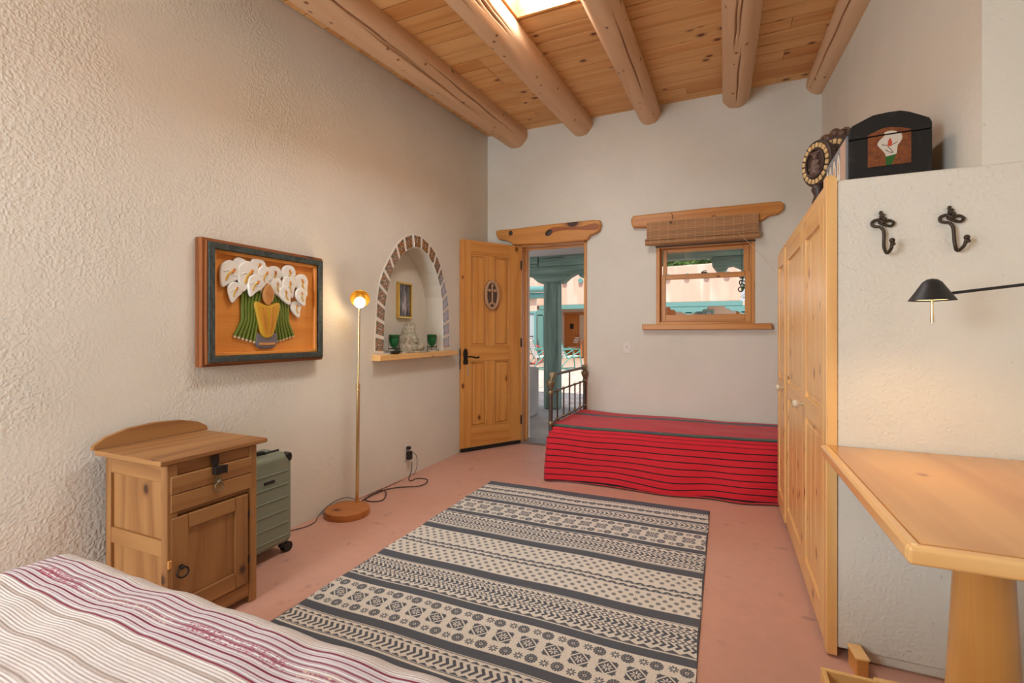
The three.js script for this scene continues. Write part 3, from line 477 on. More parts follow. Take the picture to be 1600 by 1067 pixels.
  const bk = mesh('blanket', [top, flap], bm); tag(bk, 'red woven blanket with black stripes draped over the iron bed', 'blanket');
}
// ---- near bed with a pale striped bedspread
{
  const t = thing('near_bed', 'low wooden bed under the pale striped bedspread in the foreground', 'bed', [0, 0, 0]);
  mesh('mattress', box(1.9, 0.2, 0.86, -0.73, 0.42, -0.28, 0.04), std({ color: S(220, 214, 206), roughness: 0.9 }), t);
  for (const z of [-0.7, 0.14]) mesh('side_rail', box(1.9, 0.12, 0.025, -0.73, 0.27, z, 0.004), M.dark, t);
  for (const x of [-1.66, 0.2]) for (const z of [-0.69, 0.13]) mesh('leg', box(0.05, 0.32, 0.05, x, 0.16, z, 0.005), M.dark, t);
  const SL = 1.5; // across: far drop, top, near drop
  const tx = canvasTex(2048, 2048, (g, W, H) => {
    const r = rng(21), Y = (s) => s / SL * H; g.fillStyle = '#d4cbc6'; g.fillRect(0, 0, W, H);
    for (let s = 0; s < SL; s += 0.0105) { g.fillStyle = `rgba(150,138,130,${0.16 + 0.2 * r()})`; g.fillRect(0, Y(s), W, Y(0.0028)); }
    for (let s = 0.28; s < SL; s += 0.067) { g.fillStyle = 'rgba(158,142,130,.62)'; g.fillRect(0, Y(s), W, Y(0.008)); }
    const bs = 0.345, bw = 0.115; g.fillStyle = '#bfb4b8'; g.fillRect(0, Y(bs), W, Y(bw));
    for (let k = 0; k < 9; k++) { const s = bs + 0.002 + k * 0.0137; g.fillStyle = k === 0 || k === 8 || k === 6 ? '#7c2c3c' : '#8a4c5a'; g.fillRect(0, Y(s), W, Y(k % 2 ? 0.003 : 0.0042)); g.fillStyle = '#e4dcda'; g.fillRect(0, Y(s + 0.0075), W, Y(0.002)); }
    const s0 = bs + 0.045, hh = 0.028; // embroidered middle
    for (let x = 0; x < W;) { const w = 90 + r() * 160, c = ['#9c1f38', '#dcc9b4', '#b98f86', '#8e2b42', '#d7b7a6', '#cfc0b2'][r() * 6 | 0]; for (let i = 0; i < 150; i++) { g.globalAlpha = 0.5; g.fillStyle = c; g.fillRect(x + r() * w, Y(s0 + r() * hh), 3 + r() * 5, 1.5 + r() * 4); } g.globalAlpha = 1; x += w * (0.9 + r() * 0.5); }
    for (let i = 0; i < 5000; i++) { g.fillStyle = `rgba(${r() < .5 ? '255,252,248' : '120,108,100'},.12)`; g.fillRect(r() * W, r() * H, 10 + r() * 50, 1); }
  });
  const weave = dataTex(256, 256, (u, v) => 0.5 + 0.3 * Math.sin(v * 6.283 * 48) + 0.3 * (pn(u * 90, v * 90, 90, 90, 19) - .5), false); weave.repeat.set(5, 5);
  const bm = phys({ map: tx, roughness: 0.92, sheen: 0.2, sheenRoughness: 0.6, sheenColor: C(0.8, 0.78, 0.75), bumpMap: weave, bumpScale: 0.0014, side: THREE.DoubleSide });
  const X0 = -1.76, X1 = 0.32, ZE = -0.755;
  const bed = grid(230, 170, (u, v) => {
    const s = v * SL, x = lerp(X0, X1, u); let y, z; const D = 0.24, R = 0.07, arc = R * 1.5708, yt = 0.548;
    if (s < D) { y = yt - R - (D - s); z = ZE + 0.02 * Math.sin(x * 8); } else if (s < D + arc) { const a = (s - D) / R; z = ZE + R * (1 - Math.cos(a)); y = yt - R + R * Math.sin(a); } else { z = ZE + R + (s - D - arc); y = yt; }
    if (z > 0.12) { const e = z - 0.12; z = 0.12 + 0.06 * (1 - Math.exp(-e * 8)); y = yt - Math.max(0, e - 0.03); }
    const k = sm(D - 0.02, D + arc, s), xx = x + 0.3 * s;
    const w1 = Math.sin(x * 34 + 3 * fbm(x * 0.1 + 0.4, s * 0.3, 12, 12, 2, 502) * 3), w = (fbm(x * 0.25 + 0.6, s * 0.25 + 0.1, 30, 14, 3, 501) - 0.5) * 0.014 + 0.0022 * w1 * sm(0.35, 0.6, fbm(x * 0.2 + 0.5, s * 0.4, 6, 6, 2, 505));
    y += k * w; z += k * (0.003 * Math.sin(x * 17 + 2 * Math.sin(x * 6)) + 0.006 * (fbm(x * 0.25 + 0.6, s * 0.2, 30, 6, 2, 511) - 0.5));
    const e = sm(X0 + 0.13, X0, x); y -= e * e * 0.12; // rolls over the head end
    y -= 0.012 * sm(-0.2, -1.4, x) * 0 ; return [x, Math.max(y, 0.2), z];
  }, (u, v) => [u * (X1 - X0) / 1.5, 1 - v]);
  const end = grid(24, 60, (u, v) => { const z = lerp(ZE + 0.03, 0.1, v), y = 0.43 - u * 0.2; return [X0 - 0.012 * Math.sin(u * 3) - 0.015 * Math.sin(z * 12) * u, y, z]; }, (u, v) => [-u * 0.2, 1 - (0.3 + v * 0.85) / SL]);
  tag(mesh('bedspread', [bed, end], bm), 'pale striped bedspread with a maroon woven band on the near bed', 'bedspread');
}
// ---- flat-woven rug
{
  const X0 = -1.645, X1 = -0.09, Z0 = -3.32, Z1 = -1.12, W = 1448, H = 2048, px = H / (Z1 - Z0);
  const tx = canvasTex(W, H, (g) => {
    const r = rng(31), dark = '#50545b', light = '#dcd4c6', Y = (z) => (z - Z0) * px;
    g.fillStyle = light; g.fillRect(0, 0, W, H);
    const band = (a, b) => { g.fillStyle = dark; g.fillRect(0, Y(a), W, Y(b) - Y(a)); };
    const chev = (a, b, per, th, dir = 1) => { g.strokeStyle = dark; g.lineWidth = th * px; g.lineJoin = 'miter'; const y0 = Y(a), y1 = Y(b), m = (y0 + y1) / 2, p = per * px; for (let x = -p; x < W + p; x += p) { g.beginPath(); g.moveTo(x, y0); g.lineTo(x + dir * p * 0.62, m); g.lineTo(x, y1); g.stroke(); } };
    const zig = (a, b, per) => { g.fillStyle = dark; const y0 = Y(a), y1 = Y(b), p = per * px; for (let x = -p; x < W + p; x += p) { g.beginPath(); g.moveTo(x, y0); g.lineTo(x + p / 2, y1); g.lineTo(x + p, y0); g.fill(); } };
    const net = (a, b, per) => { g.strokeStyle = dark; g.lineWidth = 0.0045 * px; const y0 = Y(a), y1 = Y(b), m = (y0 + y1) / 2, p = per * px; for (const s of [1, -1]) { g.beginPath(); for (let x = 0; x <= W; x += 4) { const y = m + s * (y1 - y0) / 2 * Math.sin(x / p * Math.PI * 2); x ? g.lineTo(x, y) : g.moveTo(x, y); } g.stroke(); } };
    const flower = (x, y, R, n = 12, core = true) => { g.fillStyle = dark; for (let k = 0; k < n; k++) { g.beginPath(); g.arc(x + Math.cos(k / n * 6.283) * R * 0.74, y + Math.sin(k / n * 6.283) * R * 0.74, R * 0.27, 0, 7); g.fill(); } g.beginPath(); g.arc(x, y, R * 0.68, 0, 7); g.fill(); g.strokeStyle = light; g.lineWidth = R * 0.06; for (let k = 0; k < n; k++) { const a = (k + .5) / n * 6.283; g.beginPath(); g.moveTo(x + Math.cos(a) * R * .5, y + Math.sin(a) * R * .5); g.lineTo(x + Math.cos(a) * R, y + Math.sin(a) * R); g.stroke(); } if (core) { g.fillStyle = light; g.beginPath(); g.arc(x, y, R * 0.3, 0, 7); g.fill(); g.fillStyle = dark; g.beginPath(); g.arc(x, y, R * 0.16, 0, 7); g.fill(); } };
    const petals = (x, y, R, n, a0 = 0) => { g.fillStyle = dark; for (let k = 0; k < n; k++) { g.save(); g.translate(x, y); g.rotate(a0 + k / n * 6.283); g.beginPath(); g.ellipse(R * 0.6, 0, R * 0.36, R * 0.15, 0, 0, 7); g.fill(); g.restore(); } };
    const big = (a, b) => { // medallions with corner leaves, flowers above and below
      const m = Y((a + b) / 2), p = 0.098 * px, R = 0.0235 * px, q = 0.0225 * px;
      for (let x = 0; x < W + p; x += p) {
        g.save(); g.translate(x, m); g.rotate(Math.PI / 4); g.fillStyle = dark; g.fillRect(-q, -q, 2 * q, 2 * q); g.fillStyle = light;
        for (let k = 0; k < 8; k++) { g.save(); g.rotate(k * Math.PI / 4); g.beginPath(); g.ellipse(q * 0.55, 0, q * (k % 2 ? 0.42 : 0.3), q * 0.13, 0, 0, 7); g.fill(); g.restore(); }
        for (let k = 0; k < 4; k++) { g.fillStyle = dark; g.save(); g.rotate(k * Math.PI / 2); g.beginPath(); g.moveTo(q * 1.28, -q * 0.95); g.lineTo(q * 1.28, q * 0.95); g.quadraticCurveTo(q * 1.5, q * 0.5, q * 1.75, q * 0.35); g.lineTo(q * 2.05, q * 0.25); g.lineTo(q * 1.85, 0); g.lineTo(q * 2.0, -q * 0.3); g.quadraticCurveTo(q * 1.5, -q * 0.4, q * 1.28, -q * 0.95); g.fill(); g.restore(); }
        g.restore();
        for (const s of [-1, 1]) { const yy = m + s * 0.071 * px; flower(x + p / 2 + s * p * 0.08, yy, R); petals(x + p * 0.04 + s * p * 0.1, yy + s * 0.004 * px, R * 0.82, 8, 0.2); }
      }
    };
    const small = (a, b, p, R, off) => { let j = 0; for (let z = a; z < b; z += p * 0.62, j++) for (let x = (j % 2) * p * px / 2 + off * px; x < W + 20; x += p * px) { petals(x, Y(z), R * px, 8, 0.4); g.fillStyle = dark; g.beginPath(); g.arc(x, Y(z), R * px * 0.4, 0, 7); g.fill(); g.fillStyle = light; g.beginPath(); g.arc(x, Y(z), R * px * 0.18, 0, 7); g.fill(); } };
    const draw = () => {
      band(-3.32, -3.24); band(-3.10, -3.07); band(-2.955, -2.91); band(-2.70, -2.655); band(-2.45, -2.39);
      { const m = (-3.24 - 3.10) / 2; for (let x = 0; x < W + 60; x += 0.105 * px) { flower(x, Y(m + 0.01), 0.024 * px, 10); flower(x + 0.052 * px, Y(m + 0.01), 0.02 * px, 10); petals(x + 0.026 * px, Y(m + 0.006), 0.015 * px, 8); petals(x + 0.078 * px, Y(m + 0.006), 0.015 * px, 8); g.fillStyle = dark; for (let k = 0; k < 6; k++) g.fillRect(x + (k * 0.0175 - 0.05) * px, Y(-3.232) + (k % 2) * 6, 0.009 * px, 0.014 * px); } }
      g.fillStyle = dark; g.fillRect(0, Y(-3.06), W, 3); zig(-3.054, -3.042, 0.04); chev(-3.036, -2.99, 0.028, 0.011); zig(-2.98, -2.968, 0.04); g.fillRect(0, Y(-2.962), W, 3);
      big(-2.91, -2.70);
      g.fillStyle = dark; g.fillRect(0, Y(-2.648), W, 3); zig(-2.644, -2.628, 0.05); chev(-2.62, -2.588, 0.027, 0.0105); net(-2.582, -2.562, 0.045); chev(-2.556, -2.522, 0.027, 0.012); net(-2.516, -2.496, 0.045); chev(-2.49, -2.47, 0.027, 0.008); g.fillRect(0, Y(-2.458), W, 3);
      small(-2.368, -2.28, 0.047, 0.0125, 0);
    };
    draw();
    // small-flower field: middle rows of fans, then mirrored half
    const fan = (x, y, R) => { g.fillStyle = dark; for (let k = 0; k < 8; k++) { const a = Math.PI + (k + .5) / 8 * Math.PI; g.beginPath(); g.arc(x + Math.cos(a) * R * .78, y + Math.sin(a) * R * .78, R * .2, 0, 7); g.fill(); } g.beginPath(); g.arc(x, y, R * .76, Math.PI, 2 * Math.PI); g.fill(); g.fillStyle = light; g.beginPath(); g.arc(x, y - R * .26, R * .22, 0, 7); g.fill(); g.fillStyle = dark; g.beginPath(); g.arc(x, y - R * .26, R * .1, 0, 7); g.fill(); };
    const img = g.getImageData(0, 0, W, Math.round(Y(-2.262))), hh = img.height, out = g.createImageData(W, hh);
    for (let y = 0; y < hh; y++) out.data.set(img.data.subarray((hh - 1 - y) * W * 4, (hh - y) * W * 4), y * W * 4);
    g.putImageData(out, 0, H - hh);
    for (let j = 0; j < 2; j++) for (let x = j * 0.024 * px; x < W + 40; x += 0.048 * px) { const y = Y(-2.223 + j * 0.034); fan(x, y, 0.0225 * px); petals(x + 0.024 * px, y - 0.006 * px, 0.009 * px, 7); }
    // weave
    const all = g.getImageData(0, 0, W, H), D = all.data;
    for (let y = 0; y < H; y++) for (let x = 0; x < W; x++) { const o = (y * W + x) * 4, k = 0.94 + 0.12 * NT[(Math.imul(x >> 1, 7919) ^ Math.imul(y >> 1, 104729)) & 65535]; D[o] *= k; D[o + 1] *= k; D[o + 2] *= k; if (NT[(x * 31 + y * 7 * 1031) & 65535] > 0.94) { D[o] = lerp(D[o], 150, .22); D[o + 1] = lerp(D[o + 1], 148, .22); D[o + 2] = lerp(D[o + 2], 150, .22); } }
    g.putImageData(all, 0, 0);
  });
  const wb = dataTex(256, 256, (u, v) => 0.5 + 0.4 * Math.sin(u * 6.283 * 32) * Math.sin(v * 6.283 * 32), false); wb.repeat.set(10, 14);
  const g = grid(60, 90, (u, v) => { const x = lerp(X0, X1, u) + 0.004 * Math.sin(v * 31 + u * 4), z = lerp(Z0, Z1, v) + 0.003 * Math.sin(u * 17); return [x, 0.009 + 0.0015 * Math.sin(u * 9 + v * 5), z]; }, (u, v) => [u, 1 - v]);
  const R = thing('rug', 'flat-woven grey and cream patterned rug on the terracotta floor', 'rug', [0, 0, 0]);
  mesh('woven_field', g, phys({ map: tx, roughness: 0.75, sheen: 0.35, sheenRoughness: 0.4, sheenColor: C(0.75, 0.8, 0.85), bumpMap: wb, bumpScale: 0.001, side: THREE.DoubleSide }), R);
  mesh('hem', [boxAt(X0 - 0.002, X1 + 0.004, 0.001, 0.009, Z0 - 0.004, Z0 + 0.004, 0.003), boxAt(X0 - 0.002, X0 + 0.004, 0.001, 0.008, Z0, Z1, 0.003), boxAt(X1 - 0.004, X1 + 0.004, 0.001, 0.008, Z0, Z1, 0.003), boxAt(X0, X1, 0.001, 0.009, Z1 - 0.004, Z1 + 0.004, 0.003)], std({ color: S(84, 84, 88), roughness: 0.9 }), R);
}
// ---- old pine nightstand
{
  const t = thing('nightstand', 'old pine nightstand with one drawer and one door against the left wall', 'nightstand', [0, 0, 0]);
  const XF = -1.85, XBk = -2.24, ZA = -1.085, ZC = -1.452;
  const b = (x0, x1, y0, y1, z0, z1, bv = 0.004) => boxAt(Math.min(x0, x1), Math.max(x0, x1), y0, y1, Math.min(z0, z1), Math.max(z0, z1), bv);
  for (const [x, z] of [[XF, ZA], [XF, ZC], [XBk + 0.035, ZA], [XBk + 0.035, ZC]]) mesh('corner_post', b(x - 0.035, x, 0, 0.668, z === ZA ? z - 0.04 : z, z === ZA ? z : z + 0.034), M.old, t);
  mesh('top', box(0.42, 0.02, 0.44, -2.045, 0.68, -1.275, 0.005), M.old, t);
  const bs = [[1.045, 0.69], [1.05, 0.71], [1.09, 0.735], [1.17, 0.757], [1.275, 0.764], [1.38, 0.757], [1.46, 0.735], [1.5, 0.71], [1.505, 0.69]];
  mesh('backsplash', keep(onLeft(extr(shape(bs), 0.018, 0.004), -2.266), 2), M.old, t);
  for (const z of [ZA - 0.018, ZC + 0.008]) {
    mesh('side_panel', b(XBk + 0.03, XF - 0.03, 0.06, 0.66, z - 0.005, z + 0.005, 0.001), M.old, t);
    mesh('side_rail', b(XBk + 0.03, XF - 0.03, 0.6, 0.668, z - 0.008, z + 0.015), M.old, t); mesh('side_rail', b(XBk + 0.03, XF - 0.03, 0.325, 0.387, z - 0.008, z + 0.015), M.old, t); mesh('side_rail', b(XBk + 0.03, XF - 0.03, 0.03, 0.11, z - 0.008, z + 0.015), M.old, t);
  }
  mesh('back_panel', b(XBk, XBk + 0.01, 0.05, 0.66, ZC, ZA), M.old, t); mesh('bottom_panel', b(XBk + 0.01, XF - 0.03, 0.05, 0.065, ZC + 0.01, ZA - 0.01), M.old, t);
  mesh('front_rail', b(XF - 0.03, XF - 0.006, 0.622, 0.668, ZC + 0.03, ZA - 0.035), M.old, t); mesh('front_rail', b(XF - 0.03, XF - 0.012, 0.47, 0.487, ZC + 0.03, ZA - 0.035), M.old, t); mesh('front_rail', b(XF - 0.028, XF - 0.006, 0.028, 0.085, ZC + 0.03, ZA - 0.035), M.old, t);
  const dr = part('drawer', t); mesh('drawer_front', [b(XF - 0.022, XF + 0.004, 0.555, 0.621, -1.427, -1.098), b(XF - 0.022, XF + 0.003, 0.488, 0.5535, -1.427, -1.098)], M.old, dr);
  const hasp = mesh('hasp', [box(0.006, 0.035, 0.03, XF + 0.003, 0.648, -1.265, 0.002), box(0.02, 0.032, 0.045, XF + 0.012, 0.605, -1.275, 0.003), box(0.006, 0.05, 0.02, XF + 0.008, 0.615, -1.262, 0.002), box(0.008, 0.006, 0.03, XF + 0.02, 0.618, -1.29, 0.002), box(0.008, 0.03, 0.006, XF + 0.02, 0.603, -1.3, 0.002)], M.iron, dr);
  mesh('ring_pull', [tor(0.017, 0.0028, XF + 0.016, 0.541, -1.273, 0, Math.PI / 2), cyl(0.016, 0.018, 0.006, 0, 0, 0).rotateZ(Math.PI / 2).translate(XF + 0.007, 0.562, -1.273), sph(0.008, XF + 0.014, 0.56, -1.273, 10)], M.bedBrass, dr);
  const d = part('door', t);
  mesh('door_stile', b(XF - 0.022, XF + 0.002, 0.09, 0.468, -1.162, -1.1), M.old, d); mesh('door_stile', b(XF - 0.022, XF + 0.002, 0.09, 0.468, -1.41, -1.352), M.old, d);
  mesh('door_rail', b(XF - 0.022, XF + 0.002, 0.413, 0.468, -1.352, -1.162), M.old, d); mesh('door_rail', b(XF - 0.022, XF + 0.002, 0.09, 0.155, -1.352, -1.162), M.old, d);
  mesh('door_panel', keep(b(XF - 0.018, XF - 0.01, 0.155, 0.413, -1.352, -1.162, 0.001), 1), M.old, d);
  mesh('ring_pull', [tor(0.019, 0.0032, XF + 0.012, 0.262, -1.135, 0, Math.PI / 2 - 0.15), cyl(0.009, 0.009, 0.006, 0, 0, 0).rotateZ(Math.PI / 2).translate(XF + 0.005, 0.28, -1.135), sph(0.006, XF + 0.01, 0.281, -1.135, 8)], M.iron, d);
  for (const y of [0.19, 0.38]) mesh('hinge', b(XF - 0.004, XF + 0.004, y - 0.015, y + 0.015, -1.414, -1.409, 0.001), M.iron, d);
  mesh('turn_button', [box(0.008, 0.03, 0.014, XF + 0.004, 0.305, -1.085 - 0.008, 0.003)], M.honeyLight, t);
}
// ---- green hard-shell suitcase
{
  const t = thing('suitcase', 'sage green ribbed hard-shell suitcase behind the nightstand', 'suitcase', [-2.19, 0, -1.685]);
  const sh = std({ color: S(126, 134, 114), roughness: 0.42 }), sx = 0.11, sz = 0.165;
  const body = mesh('shell', [box(0.105, 0.47, 2 * sz, 0.0545, 0.29, 0, 0.03), box(0.105, 0.47, 2 * sz, -0.0545, 0.29, 0, 0.03)].map((g) => g), sh, t);
  for (let k = 0; k < 6; k++) mesh('rib', [rod([0.107, 0.435 - k * 0.0665, -0.13], [0.107, 0.435 - k * 0.0665, 0.15], 0.0045), sph(0.0048, 0.107, 0.435 - k * 0.0665, -0.13, 8)], tint(sh, 1, 1, 1), t);
  for (const m of t.children) if (m.name.startsWith('rib')) m.material = sh;
  mesh('zip_seam', box(0.006, 0.474, 2 * sz + 0.003, 0, 0.29, 0, 0.002), std({ color: C(0.03, 0.035, 0.03), roughness: 0.7 }), t);
  mesh('name_tag', box(0.005, 0.016, 0.062, 0.109, 0.4, -0.02, 0.006), M.black, t);
  mesh('corner_guard', box(0.056, 0.05, 0.045, 0.081, 0.5, -0.1425, 0.016), M.blackGloss, t);
  mesh('top_handle', tube([[0.03, 0.52, -0.06], [0.03, 0.535, -0.05], [0.03, 0.535, 0.05], [0.03, 0.52, 0.06]], 0.008, 20), M.black, t);
  for (const [x, z] of [[0.07, -0.13], [-0.07, -0.13], [0.07, 0.12], [-0.07, 0.12]]) { const w = mesh('wheel', [keep(cyl(0.026, 0.026, 0.014, 0, 0, 0, 20).rotateZ(Math.PI / 2).translate(x + 0.014, 0.026, z - 0.02), 0), cyl(0.026, 0.026, 0.014, 0, 0, 0, 20).rotateZ(Math.PI / 2).translate(x - 0.008, 0.026, z - 0.02)], M.black, t); mesh('fork', [cyl(0.016, 0.022, 0.035, x, 0.05, z, 14), box(0.012, 0.03, 0.03, x + 0.003, 0.035, z - 0.012, 0.004)], M.black, w); }
}
// ---- desk against the partition
{
  const t = thing('desk', 'wooden corner desk on a single tapered pedestal leg, right foreground', 'desk', [0, 0, 0]);
  const X0 = 0.318, X1 = 0.872, Za = -2.012, Zb = -1.125;
  mesh('desktop', [keep(boxAt(X0 + 0.02, X1, 0.722, 0.752, Za, Zb - 0.018, 0.002), 2)], M.desk, t);
  const ep = (g) => g; // rounded edge strips
  mesh('edge_strip', [boxAt(X0 - 0.006, X0 + 0.022, 0.718, 0.753, Za, Zb, 0.009)], M.deskEdge, t);
  mesh('edge_strip', [boxAt(X0 - 0.004, X1, 0.716, 0.752, Zb - 0.02, Zb + 0.006, 0.008)], M.deskEdge, t);
  mesh('pedestal', keep(lathe([[0, 0.0], [0.082, 0.0], [0.082, 0.01], [0.05, 0.7], [0.05, 0.722], [0, 0.722]], 40).translate(0.575, 0, -1.53), 1), M.desk, t);
}

// ================================================================ SMALLER THINGS
// ---- framed flower relief on the left wall
{
  const t = thing('wall_relief', 'framed wooden relief of white lilies on an orange panel, hung on the left wall', 'wall art', [XL, 1.297, -1.867], Math.PI / 2);
  const W = 0.375, H = 0.312;
  const ring = (w, h, b, d, z, bv, m, name) => { // four mitred bars
    const s = (pts) => extr(shape(pts), d, bv).translate(0, 0, z);
    for (const [pts, ax] of [[[[-w, -h], [w, -h], [w - b, -h + b], [-w + b, -h + b]], 0], [[[w, -h], [w, h], [w - b, h - b], [w - b, -h + b]], 1], [[[w, h], [-w, h], [-w + b, h - b], [w - b, h - b]], 0], [[[-w, h], [-w, -h], [-w + b, -h + b], [-w + b, h - b]], 1]]) mesh(name, keep(s(pts), ax), m, t);
  };
  ring(W, H, 0.03, 0.05, 0.004, 0.004, M.dark, 'outer_moulding');
  ring(W - 0.012, H - 0.012, 0.02, 0.03, 0.04, 0.004, M.dark, 'inner_moulding');
  const gr = std({ map: dataTex(128, 128, (u, v) => { const k = 1 + (fbm(u, v, 12, 12, 3, 611) - .5) * .8; return [58 * k, 66 * k, 62 * k]; }), roughness: 0.6 }); gr.userData.tile = [0.2, 0.2];
  ring(W - 0.02, H - 0.02, 0.03, 0.014, 0.066, 0.003, gr, 'painted_band');
  const om = woodMat(woodTex(25, [224, 148, 66], [204, 122, 46], [150, 80, 30], { rings: 5, contrast: 0.4, knots: 1 }), 0.4);
  ring(W - 0.05, H - 0.05, 0.018, 0.022, 0.04, 0.004, om, 'step_moulding');
  mesh('panel', boxAt(-W + 0.04, W - 0.04, -H + 0.04, H - 0.04, 0.02, 0.04, 0.001), om, t);
  const white = std({ color: S(236, 232, 222), roughness: 0.4 }), yel = std({ color: S(206, 158, 44), roughness: 0.45 }), org = std({ color: S(198, 116, 38), roughness: 0.45 }), grn = std({ color: S(104, 122, 40), roughness: 0.5 }), pale = std({ color: S(226, 212, 180), roughness: 0.5 });
  const cx = (z) => -z - 1.867, cy = (y) => y - 1.297;
  const B = [[-1.692, 1.49, .05, -.2], [-1.792, 1.5, .052, -.1], [-1.633, 1.455, .062, -.5], [-1.73, 1.455, .07, -.35], [-1.825, 1.462, .05, -.2], [-1.898, 1.468, .054, .25], [-1.992, 1.485, .054, .4], [-2.078, 1.44, .056, .5], [-1.655, 1.365, .045, -.2], [-1.764, 1.408, .052, -.4], [-1.835, 1.4, .042, -.1], [-1.905, 1.408, .046, .4], [-1.985, 1.42, .052, .3], [-1.955, 1.368, .046, .5], [-2.062, 1.368, .045, .4], [-2.04, 1.295, .042, .35]];
  const stems = [];
  B.forEach(([z, y, r, rot], i) => {
    const x = cx(z), yy = cy(y), lift = 0.04 + 0.004 * (i % 5) + (i > 8 ? 0.006 : 0);
    const fl = mesh('lily', extr(shape([[0, -1.45 * r], [0.42 * r, -0.75 * r], [0.88 * r, -0.05 * r], [0.78 * r, 0.62 * r], [0.2 * r, 0.95 * r], [-0.5 * r, 0.85 * r], [-0.9 * r, 0.2 * r], [-0.7 * r, -0.55 * r]], true), 0.016, 0.006, 8).rotateZ(rot).translate(x, yy, lift), white, t);
    const c = Math.cos(rot), s = Math.sin(rot), P = (a, b) => [x + (a * c - b * s) * r, yy + (a * s + b * c) * r, lift + 0.016];
    mesh('throat', tube([P(0.15, 0.3), P(0.0, 0.0), P(-0.1, -0.4), P(-0.05, -0.8)], r * 0.09, 12, 6), yel, fl);
    mesh('spadix', rod(P(0.1, 0.02), P(0.16, 0.42), r * 0.13, r * 0.1, 8), org, fl);
    mesh('lip', tube([P(-0.55, -0.3), P(-0.25, 0.02), P(0.2, -0.15), P(0.6, 0.1)], r * 0.055, 12, 6), white, fl);
  });
  // stems gathered in a plain yellow vase
  for (let k = 0; k < 6; k++) for (const sd of [-1, 1]) {
    const x0 = cx(-1.845) + sd * (0.03 + k * 0.022), xm = cx(-1.845) + sd * (0.055 + k * 0.017), xb = cx(-1.845) + sd * (0.07 + k * 0.022);
    const st = mesh('stem', tube([[x0 * 1, cy(1.37), 0.046], [xm, cy(1.27), 0.05], [xm, cy(1.22), 0.05], [xb, cy(1.135 - (5 - k) * 0.006), 0.047]], 0.0088, 16, 8), grn, t);
    mesh('cut_end', sph(0.0085, xb, cy(1.132 - (5 - k) * 0.006), 0.047, 8), pale, st);
  }
  const vx = cx(-1.845);
  const vase = mesh('vase', extr(shape([[vx - 0.075, cy(1.315)], [vx - 0.06, cy(1.22)], [vx - 0.03, cy(1.135)], [vx, cy(1.12)], [vx + 0.03, cy(1.135)], [vx + 0.06, cy(1.22)], [vx + 0.075, cy(1.315)], [vx, cy(1.3)]], true), 0.032, 0.01).translate(0, 0, 0.038), yel, t);
  for (const k of [-2, -1, 1, 2]) mesh('fluting', tube([[vx + k * 0.022, cy(1.29), 0.07], [vx + k * 0.015, cy(1.2), 0.071], [vx + k * 0.006, cy(1.14), 0.068]], 0.003, 10, 6), org, vase);
  const leafM = std({ color: S(196, 138, 78), roughness: 0.5 });
  const leaf = mesh('leaf', extr(shape([[vx, cy(1.3)], [vx + 0.032, cy(1.34)], [vx + 0.03, cy(1.38)], [vx, cy(1.415)], [vx - 0.034, cy(1.38)], [vx - 0.03, cy(1.335)]], true), 0.022, 0.007).translate(0, 0, 0.055), leafM, t);
  mesh('vein', [tube([[vx, cy(1.305), 0.078], [vx + 0.003, cy(1.36), 0.0785], [vx, cy(1.405), 0.077]], 0.0018, 10, 5), tube([[vx, cy(1.33), 0.078], [vx + 0.016, cy(1.355), 0.078]], 0.0014, 6, 5), tube([[vx, cy(1.345), 0.078], [vx - 0.016, cy(1.37), 0.078]], 0.0014, 6, 5)], org, leaf);
  mesh('foot', [extr(shape([[vx - 0.06, cy(1.15)], [vx - 0.066, cy(1.1)], [vx - 0.05, cy(1.072)], [vx + 0.05, cy(1.072)], [vx + 0.066, cy(1.1)], [vx + 0.06, cy(1.15)], [vx, cy(1.125)]], true), 0.024, 0.008).translate(0, 0, 0.036)], std({ color: S(112, 104, 108), roughness: 0.5 }), t);
  mesh('foot_band', box(0.1, 0.014, 0.008, vx, cy(1.09), 0.06, 0.003), leafM, t);
}
